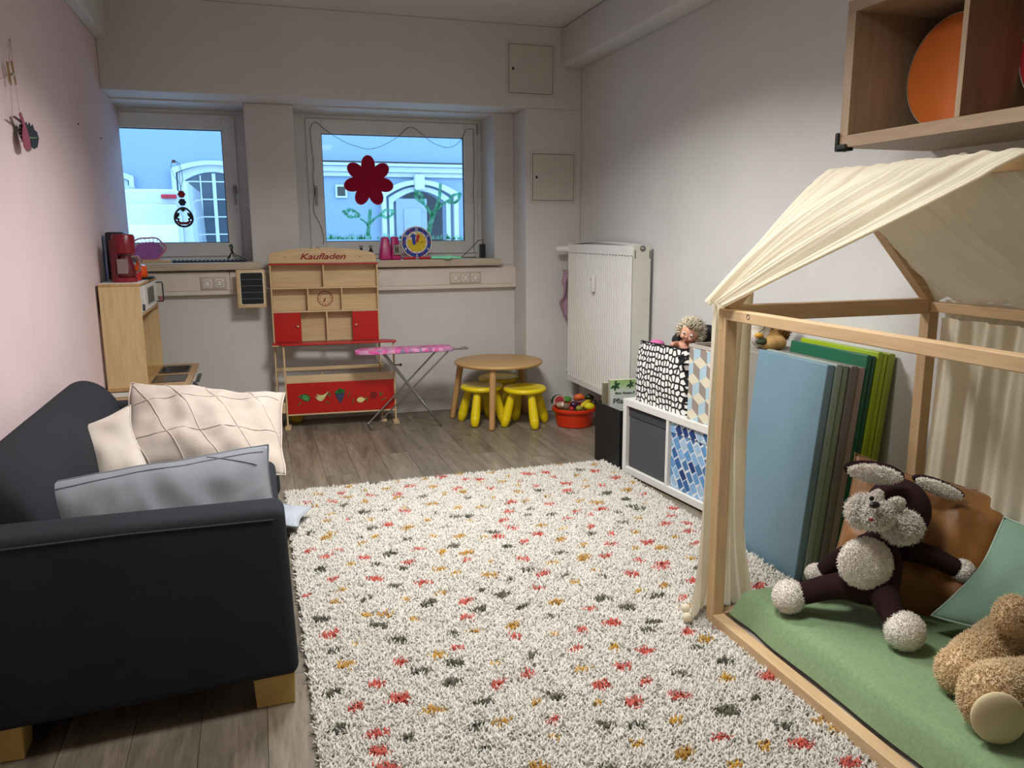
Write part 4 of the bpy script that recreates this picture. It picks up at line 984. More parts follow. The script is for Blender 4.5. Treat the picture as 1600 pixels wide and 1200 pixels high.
# magenta toaster
yt = 6.39; xa, xb = ony(592, 400, yt).x, ony(626, 400, yt).x; zt_ = ony(607, 370, yt).z
m_mag = plain('magenta_plastic', '#b51a6a', .35)
ts = thing('toy_appliance', 'magenta toy appliance with a silver front plate on the sill beside the toy clock', 'toy', ((xa+xb)/2, yt, SILL))
w = (xb-xa)/2; xm = xa+w*.95
MB().hexa([(xa, yt-.07, SILL), (xm+.01, yt-.08, SILL), (xm+.01, yt+.05, SILL), (xa, yt+.05, SILL)], [(xa+.02, yt-.04, zt_), (xm-.005, yt-.045, zt_), (xm-.005, yt+.03, zt_), (xa+.02, yt+.03, zt_)]).build('left_shell', m_mag, ts, bevel=.014, seg=3)
MB().hexa([(xm+.01, yt-.07, SILL), (xb, yt-.06, SILL), (xb, yt+.05, SILL), (xm+.01, yt+.05, SILL)], [(xm+.015, yt-.04, zt_+.002), (xb-.02, yt-.035, zt_+.002), (xb-.02, yt+.03, zt_+.002), (xm+.015, yt+.03, zt_+.002)]).build('right_shell', m_mag, ts, bevel=.012, seg=3)
pz0, pz1 = ony(618, 397, yt).z, ony(618, 385, yt).z
fp = MB().box(xm+.024, xb-.006, yt-.078, yt-.06, pz0-.005, pz1+.012).build('front_plate', m_steel, ts, bevel=.003)
b = MB(); b.box(xm+.036, xm+.044, yt-.08, yt-.078, pz0+.01, pz1); b.box(xm+.052, xm+.060, yt-.08, yt-.078, pz0+.01, pz1); b.box(xm+.044, xm+.052, yt-.08, yt-.078, pz0+.03, pz0+.038); b.build('plate_marks', m_dark, fp)
# toy clock
yc = 6.385; cc_ = ony(651, 378.5, yc); R = (ony(675.5, 378, yc).x-ony(627, 378, yc).x)/2
ck = thing('toy_clock', 'round toy learning clock with blue number ring on a red foot', 'toy clock', (cc_.x, yc, SILL))
Mc = FACE_CAM(cc_)
p_b, p_y, p_c, p_r = plain('clock_blue', '#1c3f9c', .4), plain('clock_yellow', '#d9bd22', .4), plain('clock_cream', '#e0d8c4', .4), plain('clock_red', '#b8232c', .4)
CL = lambda r0, z0, z1: MB().lathe([(0, z0), (r0, z0), (r0, z1), (0, z1)], 48, Mc)
CL(R, -.022, -.002).build('clock_body', p_r, ck, bevel=.004); CL(R*.99, -.002, .0).build('rim_face', p_c, ck, smooth=40)
b = MB(); ring(b, R*.70, R*.93, Mc @ Matrix.Translation((0, 0, .0006)), 48); b.build('number_ring', p_b, ck)
b = MB(); nums = []
for i in range(12):
    q_ = PI/2-2*PI*(i+1)/12; t = text_mb(str(i+1), R*.2, 0, .001); w_ = max(v[0] for v in t.v); h_ = max(v[1] for v in t.v)
    col = i % 2
    xf(t, Mc @ Matrix.Translation((R*.815*math.cos(q_)-w_/2, R*.815*math.sin(q_)-h_/2, .0012))); b.add(t.v, t.f, col)
b.build('numbers', [p_r, p_c], ck)
b = MB(); n = 40; pts = [(0, 0, .0008)]+[(R*.60*math.cos(2*PI*(i/n)*.80-PI*1.12), R*.60*math.sin(2*PI*(i/n)*.80-PI*1.12), .0008) for i in range(n+1)]
b.add(pts, [(0, i, i+1) for i in range(1, n+1)], 0, Mc); b.build('yellow_sector', p_y, ck)
b = MB()
for i in range(12):
    q_ = 2*PI*i/12; disc(b, R*.63*math.cos(q_), R*.63*math.sin(q_), R*.03, R*.03, 0, Mc, 8, z=.001)
b.build('hour_dots', p_b, ck)
MB().prism([(-.012, -.01), (.012, -.01), (.014, R*.42), (.030, R*.42), (0, R*.62), (-.030, R*.42), (-.014, R*.42)], .002, .005, Mc @ Matrix.Translation((-.02, -.008, 0)) @ Matrix.Rotation(.12, 4, 'Z')).build('blue_hand', p_b, ck)
MB().prism([(-.009, 0), (.009, 0), (.010, R*.36), (.02, R*.36), (0, R*.5), (-.02, R*.36), (-.010, R*.36)], .005, .008, Mc @ Matrix.Rotation(-.25, 4, 'Z')).build('red_hand', p_r, ck)
for i, s_ in enumerate((-1, 1)):
    MB().box(cc_.x+s_*R*.5-.05, cc_.x+s_*R*.5+.05, yc-.035, yc+.05, SILL, SILL+.022).build('foot', p_r, ck, bevel=.006)
t = text_mb('Uhr', R*.16); xf(t, Mc @ Matrix.Translation((R*.22, -R*.06, .0014))); t.build('lettering', m_dark, ck)
# pale green foam flower on the sill
fx = onz(715, 405, SILL+.01); fl_ = Vector((fx.x, 6.42, SILL+.004))
R = .155
cir = [(0, 0, .06, .06, 0)]+[(R*.58*math.cos(q), R*.58*math.sin(q), R*.42, R*.26, q) for q in [2*PI*i/7+.2 for i in range(7)]]
tag(MB().prism([(x, y*.9) for x, y in outline(cir, 140)], 0, .004, Matrix.Translation((fl_.x, 6.40, SILL+.012)) @ Matrix.Rotation(.06, 4, 'X')).build('foam_flower', plain('light_green_foam', '#8fe08a', .8)), 'light green foam flower lying flat on the right window sill', 'paper flower')
# black adapter box with cable
q = ony(754, 404, 6.52); bx = thing('adapter_box', 'small black adapter with cable in the right corner of the window sill', 'adapter', (q.x, 6.52, SILL))
MB().box(q.x-.022, q.x+.022, 6.50, 6.55, SILL, SILL+.115).build('box', m_blackpl, bx, bevel=.004)
MB().tube([(q.x, 6.52, SILL+.115), (q.x+.01, 6.53, SILL+.15), (q.x-.03, 6.55, SILL+.14), (q.x-.10, 6.56, SILL+.07), (q.x-.16, 6.56, SILL+.015), (q.x-.18, 6.55, SILL+.005), (q.x-.05, 6.54, SILL+.006)], .0032, 6).build('cable', m_blackpl, bx, smooth=60)
# string of fairy-light wire around the right window
yl = YW-.026
pts = [(260, 930), (262, 880), (240, 800), (200, 720), (205, 600), (195, 500), (200, 430), (185, 300), (180, 200), (205, 165), (230, 175), (270, 210), (330, 250), (400, 290), (470, 315), (540, 332), (610, 318), (680, 285), (740, 245), (780, 205), (810, 195), (850, 215), (900, 260), (950, 295), (1000, 315), (1040, 322), (1090, 305), (1130, 260), (1150, 215), (1180, 207), (1198, 215), (1200, 300), (1203, 450), (1198, 600), (1205, 750), (1200, 900), (1205, 975)]
pp = [ony(440+x/4, 150+y/4, yl) for x, y in pts]
fine = []
for i in range(len(pp)-1):
    p0, p1, p2, p3 = pp[max(0, i-1)], pp[i], pp[i+1], pp[min(len(pp)-1, i+2)]
    for k in range(4):
        t = k/4; fine.append(.5*((2*p1)+(p2-p0)*t+(2*p0-5*p1+4*p2-p3)*t*t+(3*p1-p0-3*p2+p3)*t**3))
fine.append(pp[-1])
wl = thing('fairy_light_wire', 'thin black fairy light wire draped around the right window', 'wire', pp[0])
MB().tube(fine, .0022, 5).build('wire', m_blackpl, wl, smooth=60)
for i in range(8, len(fine), 9):
    MB().ball(fine[i], .0045, 8, 6).build('bulb', m_whitepl, wl)
# red paper flower on the pane
yp_ = YW+.011; cf = ony(576, 283, yp_); s = yp_/1245
def flower(sc): return outline([(0, 0, .088*sc, .088*sc, 0)]+[(.128*math.cos(q), .128*math.sin(q), .078*sc, .056*sc, q) for q in [PI/2+2*PI*i/7 for i in range(7)]], 168)
pf = thing('paper_flower', 'big crimson paper flower with seven petals stuck on the right window pane', 'paper flower', cf)
MB().prism(flower(1.03), 0, .001, FACE_CAM(cf)).build('white_edge', plain('paper_white', '#e9e9e9', .9, trans=.5), pf)
MB().prism(flower(1.0), .0012, .002, FACE_CAM(cf)).build('petals', plain('crimson_card', '#d0164c', .8, trans=.5), pf)
# green window paint: stems, leaves, grass
def paint():
    mt, nt, p = base('green_window_paint'); v = coords(nt, (1, 1, .6))
    c = ramp(nt, noise(nt, v, 45, 4, .7), [(.3, hexc('#2a7d55')), (.45, hexc('#74bd95')), (.6, hexc('#c9ecd9'))])
    nt.links.new(c, p.inputs['Base Color']); p.inputs['Roughness'].default_value = .7
    tr_ = nt.nodes.new('ShaderNodeBsdfTranslucent'); nt.links.new(c, tr_.inputs[0]); mx = nt.nodes.new('ShaderNodeMixShader'); mx.inputs[0].default_value = .65
    nt.links.new(p.outputs[0], mx.inputs[1]); nt.links.new(tr_.outputs[0], mx.inputs[2])
    tp = nt.nodes.new('ShaderNodeBsdfTransparent'); tp.inputs[0].default_value = (.62, .95, .78, 1); m2 = nt.nodes.new('ShaderNodeMixShader')
    nt.links.new(ramp(nt, noise(nt, v, 30, 4, .7), [(.35, (.05, .05, .05)), (.65, (.75, .75, .75))]), m2.inputs[0])
    nt.links.new(mx.outputs[0], m2.inputs[1]); nt.links.new(tp.outputs[0], m2.inputs[2]); nt.links.new(m2.outputs[0], nt.nodes['Material Output'].inputs[0]); return mt
m_paint = paint()
PG = lambda x, y: ony(440+x/4, 150+y/4, yp_+.002)
def ribbon(b, pts, w0, w1):
    P_ = [PG(*p) for p in pts]; n = len(P_); vs = []
    for i, p in enumerate(P_):
        d = (P_[min(n-1, i+1)]-P_[max(0, i-1)]).normalized(); nrm = Vector((-d.z, 0, d.x)); w = w0+(w1-w0)*i/(n-1)
        vs += [p+nrm*w, p-nrm*w]
    b.add(vs, [(2*i, 2*i+1, 2*i+3, 2*i+2) for i in range(n-1)])
def leaf(b, c, rx, ry, rot, hole=.45):
    n = 28; vs = []
    for s_ in (1, hole):
        for i in range(n):
            q = 2*PI*i/n; x = rx*s_*math.cos(q); y = ry*s_*math.sin(q)*(1-.35*abs(math.cos(q))**3)
            j = 1+.08*math.sin(i*7.3) if s_ == 1 else 1+.25*math.sin(i*5.1)
            vs.append(PG(c[0]+(x*math.cos(rot)-y*math.sin(rot))*j, c[1]+(x*math.sin(rot)+y*math.cos(rot))*j))
    b.add(vs, [(i, (i+1) % n, n+(i+1) % n, n+i) for i in range(n)])
pt1 = thing('painted_stem', 'green painted stem with two leaves under the crimson flower on the pane', 'window paint', PG(545, 870))
b = MB(); ribbon(b, [(540, 880), (543, 820), (550, 770), (555, 708)], .017, .015); ribbon(b, [(540, 810), (520, 785), (490, 765)], .008, .007); ribbon(b, [(553, 800), (575, 770), (605, 750)], .012, .008)
b.build('stem', m_paint, pt1, solid=.001)
b = MB(); leaf(b, (436, 735), 58, 30, .25); b.build('leaf', m_paint, pt1, solid=.001); b = MB(); leaf(b, (660, 735), 55, 30, -.25); b.build('leaf', m_paint, pt1, solid=.001)
pt2 = thing('painted_stem', 'taller green painted stem with three tips on the right of the pane', 'window paint', PG(930, 850))
b = MB(); ribbon(b, [(915, 870), (930, 800), (950, 740), (975, 680), (988, 620), (993, 545)], .022, .013); ribbon(b, [(945, 750), (915, 705), (885, 670)], .016, .010); ribbon(b, [(965, 715), (1000, 680), (1045, 650)], .014, .009)
b.build('stem', m_paint, pt2, solid=.001)
b = MB(); leaf(b, (860, 630), 55, 27, 1.0, .25); b.build('leaf', m_paint, pt2, solid=.001); b = MB(); leaf(b, (1082, 640), 52, 30, -.62, .42); b.build('leaf', m_paint, pt2, solid=.001)
b = MB(); rg = random.Random(3)
for i in range(230):
    x = 285+ (1138-285)*rg.random(); h_ = rg.uniform(12, 44)*(1.15 if x < 700 else .9); dx = rg.uniform(-9, 9); w = rg.uniform(3, 7)
    a_, b_, c_ = PG(x-w, 896), PG(x+w, 896), PG(x+dx, 896-h_); dy = Vector((0, rg.uniform(0, .0012), 0))
    b.add([a_+dy, b_+dy, c_+dy], [(0, 1, 2)])
stuff(tag(b.build('painted_grass', m_paint), 'green painted grass along the bottom of the right pane', 'window paint'))
# ================================================================= ornament on the left wall
PX = lambda px, py, d=.02: onx(px, py, XL+d)
wo = thing('wall_ornament', 'leaf and pink paper ornament clipped on a thread to the left wall', 'ornament', PX(40, 210))
m_thr = plain('pale_thread', '#c9b4a8', .8)
b = MB().tube([PX(16, 62, .004), PX(14, 100), PX(20, 185)], .0012, 4); b.tube([PX(16, 62, .004), PX(24, 130), PX(31, 178)], .0012, 4); b.tube([PX(0, 124, .004), PX(16, 116, .02)], .0012, 4)
b.build('thread', m_thr, wo)
MB().cyl(PX(16, 62, 0), PX(16, 62, .008), .002, n=6).build('nail', m_gap, wo)
m_peg = wood('peg_wood', '#a5875a', '#b99a6c', 'Z', 9)
def strip(b, p, q, w, t=.006):
    p, q = Vector(p), Vector(q); d = (q-p).normalized(); s_ = d.cross(Vector((1, 0, 0))).normalized()*w/2; n_ = Vector((t/2, 0, 0))
    b.hexa([p-s_-n_, p+s_-n_, p+s_+n_, p-s_+n_], [q-s_-n_, q+s_-n_, q+s_+n_, q-s_+n_])
b = MB(); strip(b, PX(11, 96, .02), PX(17.5, 133, .02), .011); b.build('peg_half', m_peg, wo); b = MB(); strip(b, PX(18, 96, .03), PX(25, 132, .02), .011); b.build('peg_half', m_peg, wo)
MB().cyl(PX(15, 115, .012), PX(22, 117, .035), .006, n=10).build('peg_spring', m_steel, wo)
def card(pts, mat, nm, d):
    vs = [PX(x, y, d) for x, y in pts]; n = len(vs); off = Vector((.0025, 0, 0))
    MB().add([v for v in vs]+[v+off for v in vs], [tuple(range(n)), tuple(range(2*n-1, n-1, -1))]+[(i, (i+1) % n, n+(i+1) % n, n+i) for i in range(n)]).build(nm, mat, wo)
card([(29, 178), (32, 175), (36, 186), (43, 207), (47, 225), (47, 233), (41, 235), (37, 230), (34, 212), (35, 195)], plain('dusky_pink_card', '#8d3f52', .7), 'pink_feather', .035)
card([(19, 182), (22, 181), (36, 190), (33, 193)], plain('dark_red_stick', '#4e2028', .7), 'stick', .03)
dk = plain('dark_leaf', '#1e1a16', .6)
lp = [(34, 196), (36, 190), (39, 196), (40, 190), (43, 197), (45, 191), (48, 199), (50, 194), (53, 203), (57, 206), (60, 216), (58, 230), (53, 233), (49, 230), (48, 219), (47, 216), (42, 212)]
card(lp, dk, 'leaf', .025)
card([(29, 195), (34, 193), (36, 205), (36, 222), (31, 214), (34, 211), (28, 209), (33, 205), (28, 203), (33, 200)], dk, 'leaf', .022)
card([(43, 214), (58, 214.5), (58, 216), (43, 216.5)], plain('pale_green_vein', '#5d7a45', .7), 'leaf_vein', .0285)
for px, py in ((122, 194), (157.5, 216)):
    tag(MB().cyl(PX(px, py, -.004), PX(px, py, .003), .005, n=8).build('wall_plug', m_gap), 'tiny dark plug hole in the pink wall %s' % ('further from' if px < 130 else 'nearer to') + ' the left window', 'wall plug', 'plug holes in the pink wall')
# ================================================================= sofa
m_sofa = plain('charcoal_fabric', '#26282d', .9, bs=260, bst=.25, bd=.001, var=.12, vs_=5, spec=.2)
m_gold = plain('golden_wood_block', '#b59653', .45)
sofa = thing('sofa', 'charcoal fabric two-seat sofa with square golden wooden feet against the pink wall', 'sofa', (-.42, 3.33, 0))
SX0, SX1, SY0, SY1 = -.888, .035, 2.375, 4.30
MB().box(SX0+.02, SX1-.01, SY0+.14, SY1-.14, .10, .30).build('base', m_sofa, sofa, bevel=.02, seg=3)
def soft(name, fn, mat, parent, sub=1):
    return fn.build(name, mat, parent, smooth=180, sub=sub)
# arms: rounded boxes with a slightly bulging side
def arm(y0a, y0b, y1a, y1b):
    """y0a/y1a at the wall end, y0b/y1b at the front end"""
    b = MB(); x0, x1, z0, z1 = SX0, .058, .10, .655
    b.hexa([(x0, y0a, z0), (x1-.004, y0b, z0), (x1-.004, y1b, z0), (x0, y1a, z0)], [(x0, y0a+.012, z1), (x1-.02, y0b+.010, z1-.012), (x1-.02, y1b-.01, z1-.012), (x0, y1a-.012, z1)])
    return b
arm(2.30, 2.365, 2.50, 2.53).build('armrest', m_sofa, sofa, bevel=.032, seg=5)
arm(4.13, 4.13, 4.31, 4.31).build('armrest', m_sofa, sofa, bevel=.05, seg=5)
# piping seam along the near arm
MB().tube([(SX0+.02, 2.312, .628), (-.4, 2.345, .626), (.0, 2.372, .614), (.033, 2.39, .606), (.036, 2.50, .606)], .0035, 6).build('seam', plain('charcoal_piping', '#222428', .8), sofa, smooth=60)
b = MB(); ys_ = np.linspace(2.49, 4.16, 15)
prof = [(-.62, .36), (-.615, .50), (-.63, .62), (-.665, .715), (-.72, .772), (-.79, .805), (-.85, .79), (-.882, .72), (-.887, .40)]
vs = []
for y in ys_:
    e = min(1, min(y-2.49, 4.16-y)/.10); k = .90+.10*math.sin(PI/2*e)
    for x, z in prof:
        w_ = .008*mnoise.noise(Vector((y*3, x*6, z*5)))
        vs.append((-.76+(x+.76)*k+w_, y, .36+(z-.36)*(.94+.06*math.sin(PI/2*e))+w_))
n = len(prof); fs = [(i*n+j, i*n+j+1, (i+1)*n+j+1, (i+1)*n+j) for i in range(14) for j in range(n-1)]+[tuple(range(n)), tuple(14*n+j for j in range(n-1, -1, -1))]+[(i*n+n-1, i*n, (i+1)*n, (i+1)*n+n-1) for i in range(14)]
b.add(vs, fs); b.build('backrest', m_sofa, sofa, smooth=180, sub=2)
b = MB().box(-.62, .03, 2.535, 4.125, .295, .435); b.build('seat_cushion', m_sofa, sofa, bevel=.035, seg=4)
for x0, y0 in ((-.08, 2.385), (-.82, 2.335), (-.08, 4.16), (-.82, 4.16)):
    MB().hexa([(x0, y0, 0), (x0+.115, y0, 0), (x0+.115, y0+.09, 0), (x0, y0+.09, 0)], [(x0-.005, y0-.003, .105), (x0+.12, y0-.003, .105), (x0+.12, y0+.093, .105), (x0-.005, y0+.093, .105)]).build('foot', m_gold, sofa, bevel=.004)
# pillows on the sofa
def linen(name, c, sc=170, var=.10):
    mt, nt, p = base(name); c = hexc(c); v = coords(nt)
    w1 = coords(nt, (1, 18, 1)); w2 = coords(nt, (18, 1, 1)); f = mixc(nt, .5, noise(nt, w1, 40, 2), noise(nt, w2, 40, 2))
    cl = ramp(nt, noise(nt, v, 7, 5), [(.3, tint(c, 1-var)), (.7, tint(c, 1+var))])
    nt.links.new(mixc(nt, .22, cl, f, 'OVERLAY'), p.inputs['Base Color']); p.inputs['Roughness'].default_value = .9
    bump(nt, p, f, .25, .001); return mt
m_wlin = linen('off_white_linen', '#b9aca1'); m_glin = linen('grey_linen', '#7f8389', var=.06); m_velv = plain('beige_velvet', '#c9bdb0', .8, sheen=.4, bs=90, bst=.15)
def pil(name, label, mat, c, e1, e2, w, h, t, seed, cords=None, cmat=None, pinch=.06, lump=.03):
    e1 = Vector(e1).normalized(); e2 = Vector(e2); e2 = (e2-e1*e2.dot(e1)).normalized()
    M = frame(c, e1, e2); T = thing(name, label, 'pillow', c)
    o = pillow('cover', mat, T, M, w, h, t, seed, pinch, lump)
    f = pillow_fn(w, h, t, pinch, lump, seed)
    pf_, pb_ = f(1), f(-1)
    edge = [(u/24, 0) for u in range(24)]+[(1, v/24) for v in range(24)]+[(1-u/24, 1) for u in range(24)]+[(0, 1-v/24) for v in range(24)]
    MB().tube([M @ Vector(pf_(u, v)) for u, v in edge], .0035, 6, True).build('seam', cmat or mat, T, smooth=60)
    for line in (cords or []):
        pts = []
        for i in range(25):
            s = i/24; u, v = line[0][0]+(line[1][0]-line[0][0])*s, line[0][1]+(line[1][1]-line[0][1])*s
            q = Vector(pf_(u, v)); q.z += .002; pts.append(M @ q)
        MB().tube(pts, .0022, 6).build('cord_line', cmat or mat, T, smooth=60)
    return T
cords = [((.02, .95), (.40, .0)), ((.20, 1), (.62, .0)), ((.44, 1), (.86, 0)), ((.72, 1), (1, .32)), ((.0, .66), (1, .86)), ((.0, .25), (1, .45)), ((0, .42), (.2, 0))]
pil('linen_pillow', 'large off-white linen pillow with raised diagonal cord lines on the sofa', m_wlin, (-.265, 3.87, .565), (.985, .02, -.14), (-.20, .66, .50), .70, .52, .21, 1, cords, plain('linen_cord', '#cabdb1', .9), .05, .035)
pil('velvet_cushion', 'small beige velvet cushion leaning on the sofa back', m_velv, (-.665, 3.40, .565), (.90, -.02, .30), (-.25, .50, .80), .40, .34, .16, 2, None, plain('beige_piping', '#d9cfc4', .7), .10)
pil('grey_pillow', 'long grey linen pillow lying behind the near sofa arm', m_glin, (-.365, 2.80, .535), (.975, .22, .03), (-.05, .34, .93), .80, .33, .27, 3, [((.03, .90), (.97, .93)), ((.72, .97), (.93, .78))], plain('grey_cord_line', '#6e7278', .9), .05, .02)
pil('floor_cushion', 'pale grey cushion corner on the rug in front of the sofa', linen('pale_grey_linen', '#aab0b8'), (.045, 3.95, .085), (.9, -.35, -.10), (.35, .9, .05), .24, .24, .08, 4)
# ================================================================= rug
RGX0, RGX1, RGY0, RGY1 = .085, 2.05, 1.15, 4.50
rug = tag(MB().box(RGX0, RGX1, RGY0, RGY1, 0, .012).build('rug', plain('rug_backing', '#d3cdc2', .95)), 'cream shaggy rug with coral, olive and mustard flecks', 'rug')
def rug_mat():
    mt, nt, p = base('shaggy_yarn'); at = nt.nodes.new('ShaderNodeVertexColor'); at.layer_name = 'col'
    v = coords(nt); vr = ramp(nt, noise(nt, v, 300, 1), [(.3, (.86, .85, .83)), (.7, (1, 1, 1))])
    nt.links.new(mixc(nt, 1, at.outputs[0], vr, 'MULTIPLY'), p.inputs['Base Color']); p.inputs['Roughness'].default_value = .95; p.inputs['Sheen Weight'].default_value = .2; return mt
rg = np.random.default_rng(11)
N = 188000
pts = np.column_stack([rg.uniform(RGX0, RGX1, N), rg.uniform(RGY0+.1, RGY1, N), np.full(N, .010)])
vis = ~((pts[:, 0] > 1.60) & (pts[:, 1] < 2.37)) & (pts[:, 0] + .0 > .05) & ((pts[:, 1]-.55*pts[:, 0]) < 9)
# fewer tufts outside the picture
near = (pts[:, 1] < 1.75) & (pts[:, 0] < 1.0); vis &= ~near | (rg.random(N) < .35)
pts = pts[vis]
cols = np.tile(np.array(hexc('#d8d4cb')), (len(pts), 1))*rg.uniform(.86, 1.08, (len(pts), 1))
spot = [hexc('#c2503f'), hexc('#4c4a38'), hexc('#c4952a'), hexc('#c75c4e'), hexc('#b98c36'), hexc('#5c5845')]
sx = .142; k = 0
for j in range(int((RGY1-RGY0)/.118)+1):
    for i in range(int((RGX1-RGX0)/sx)+1):
        cx_ = RGX0+.06+i*sx+(.5*sx if j % 2 else 0)+rg.uniform(-.045, .045); cy_ = RGY0+.05+j*.118+rg.uniform(-.04, .04)
        t = (i*2+j*3+int(rg.integers(0, 2))) % 6; big = rg.uniform(.75, 1.25)*(.72 if t == 2 else 1); a_ = rg.uniform(-.6, .6)
        rx_, ry_ = .031*big, .017*big*rg.uniform(.8, 1.4)
        d = pts[:, :2]-[cx_, cy_]; u = d[:, 0]*math.cos(a_)+d[:, 1]*math.sin(a_); w = -d[:, 0]*math.sin(a_)+d[:, 1]*math.cos(a_)
        e = (u/rx_)**2+(w/ry_)**2; hit = e < 1+rg.normal(0, .25, len(pts)); cols[hit] = np.array(spot[t])*rg.uniform(.8, 1.15, (hit.sum(), 1))
tufts('pile', pts, np.tile([0, 0, 1.0], (len(pts), 1)), rug_mat(), rug, .026, .0085, .66, cols, 3, .3, 5, .5)
# ================================================================= low white shelf unit
m_kal = plain('white_laminate', '#dcdad4', .35, var=.02)
KR = .11
kal = thing('cube_shelf', 'low white cube shelf with storage boxes along the right wall', 'shelf', (2.066, 4.285, 0), KR)
KD, KL, KH, KZ0 = .36, .905, .470, .014
def kb(name, mat, parent, x0, x1, y0, y1, z0, z1, **k): return MB().box(x0, x1, y0, y1, z0, z1).build(name, mat, parent, local=True, **k)
kb('top_board', m_kal, kal, 0, KD, -KL, 0, KH-.04, KH, bevel=.002); kb('bottom_board', m_kal, kal, 0, KD, -KL, 0, KZ0, KZ0+.04, bevel=.002)
kb('side_board', m_kal, kal, 0, KD, -.037, 0, KZ0+.04, KH-.04, bevel=.001); kb('side_board', m_kal, kal, 0, KD, -KL, -KL+.037, KZ0+.04, KH-.04, bevel=.001)
kb('divider', m_kal, kal, .002, KD, -.468, -.445, KZ0+.04, KH-.04); kb('back_board', m_kal, kal, KD-.006, KD, -KL+.037, -.037, KZ0+.04, KH-.04)
for z in (.10, .13, .36, .39): MB().cyl(Vector((.05, -.0375, z)), Vector((.05, -.0368, z)), .003, n=6).build('shelf_pin_hole', m_gap, kal, local=True)
KM = pm(kal)
def inbox(label, name, y0, y1, front, lidmat):
    T = thing(name, label, 'storage box', KM @ Vector((.02, (y0+y1)/2, KZ0+.041)), KR, 'storage boxes in the white cube shelf')
    PM[T.name] = KM                                            # parts are given in the shelf's frame
    def q(nm, mat, par, *a, **k):
        b = MB().box(*a); L = Matrix.Translation(-Vector((.02, (y0+y1)/2, KZ0+.041))); xf(b, L); return b.build(nm, mat, par, local=True, **k)
    o = q('box_body', front, T, .02, KD-.02, y0, y1, KZ0+.041, KH-.105, bevel=.004); l = q('lid', lidmat, T, .016, KD-.018, y0-.002, y1+.002, KH-.104, KH-.046, bevel=.004)
    return T, o, q
m_gbox = plain('dark_grey_felt', '#45474a', .8, bs=200, bst=.3)
inbox('dark grey lidded fabric box in the far cube of the white shelf', 'storage_box', -.440, -.042, m_gbox, plain('darker_grey_felt', '#35373b', .8))
m_bbase = plain('print_white_card', '#cfd6dc', .7)
T, o, q = inbox('white box with blue brush-stroke checks in the white shelf', 'patterned_box', -.862, -.473, m_bbase, m_bbase)
blues = [plain('brush_blue_%d' % i, c, .7, var=.2, vs_=40) for i, c in enumerate(('#5d8fbf', '#2f5f96', '#16366e', '#7fa9cf', '#41719f', '#9ab8cf'))]
rr_ = random.Random(5)
def blue_print(y0, y1, z0, z1, x, par):
    b = MB(); an = .93; ca, sa = math.cos(an), math.sin(an)
    cy0, cz0 = (y0+y1)/2, (z0+z1)/2
    for i in range(-12, 13):
        for j in range(-12, 13):
            s, t = .066, .050; u = i*s+(.5*s if j % 2 else 0); v = j*t
            quad = [(u-s*.43, v-t*.42), (u+s*.43, v-t*.42), (u+s*.43, v+t*.42), (u-s*.43, v+t*.42)]
            quad = [(a+rr_.uniform(-.005, .005), c+rr_.uniform(-.005, .005)) for a, c in quad]
            quad = [(cy0+a*ca-c*sa, cz0+a*sa+c*ca) for a, c in quad]
            pl_ = clip(quad, y0, y1, z0, z1)
            if pl_: b.add([(x, a, c) for a, c in pl_], [tuple(range(len(pl_)))], rr_.choice([0, 0, 1, 1, 2, 3, 3, 4, 5]))
    L = Matrix.Translation(-Vector((.02, (-.862-.473)/2, KZ0+.041))); xf(b, L)
    b.build('brush_print', blues, par, local=True)
blue_print(-.860, -.475, KZ0+.043, KH-.107, .0194, o); blue_print(-.862, -.473, KH-.103, KH-.048, .0154, T.children[1])
# --- dotted soft bag on the shelf
def dotted():
    mt, nt, p = base('black_white_cell_print')
    v = coords(nt, (1, 1, .85)); sp_ = nt.nodes.new('ShaderNodeSeparateXYZ'); nt.links.new(v, sp_.inputs[0]); ad_ = nt.nodes.new('ShaderNodeMath'); nt.links.new(sp_.outputs[0], ad_.inputs[0]); nt.links.new(sp_.outputs[1], ad_.inputs[1])
    cb_ = nt.nodes.new('ShaderNodeCombineXYZ'); nt.links.new(ad_.outputs[0], cb_.inputs[0]); nt.links.new(sp_.outputs[2], cb_.inputs[1])
    vo = nt.nodes.new('ShaderNodeTexVoronoi'); vo.voronoi_dimensions = '2D'; vo.feature = 'DISTANCE_TO_EDGE'; vo.inputs['Scale'].default_value = 33; vo.inputs['Randomness'].default_value = .62
    nt.links.new(cb_.outputs[0], vo.inputs['Vector']); c = ramp(nt, vo.outputs['Distance'], [(.13, hexc('#0c0c0d')), (.18, hexc('#e6e4e0'))])
    nt.links.new(c, p.inputs['Base Color']); p.inputs['Roughness'].default_value = .85; return mt
m_cell = dotted()
bag = thing('fabric_bag', 'black bag with white pebble dots on the shelf, a doll looking out', 'bag', KM @ Vector((.17, -.30, KH)), KR)
def bagfn(u, v):
    q = 2*PI*u; hx, hy = .135, .275
    ex = abs(math.cos(q))**.35*math.copysign(1, math.cos(q)); ey = abs(math.sin(q))**.35*math.copysign(1, math.sin(q))
    z = v*(.335+.015*(-ey)-.025*ex)*1.0
    k = 1+.05*math.sin(PI*v)-.10*v**2; zz = z + .012*math.sin(q*3)*v
    return Vector((hx*ex*k+.006*mnoise.noise(Vector((ex*3, ey*5, v*4))), hy*ey*(1-.10*v**3)+.006*mnoise.noise(Vector((ey*4, v*5, 3))), zz))
b = MB(); b.grid(bagfn, 64, 18); b.add([tuple(bagfn(i/64, 0)) for i in range(64)], [tuple(range(64))])
b.build('bag_body', m_cell, bag, local=True, smooth=60, weld=True)
m_blkcl = plain('black_cloth', '#0e0e10', .85)
MB().tube([bagfn(i/48, 1) for i in range(48)], .004, 6, True).build('rim', m_blkcl, bag, local=True, smooth=60)
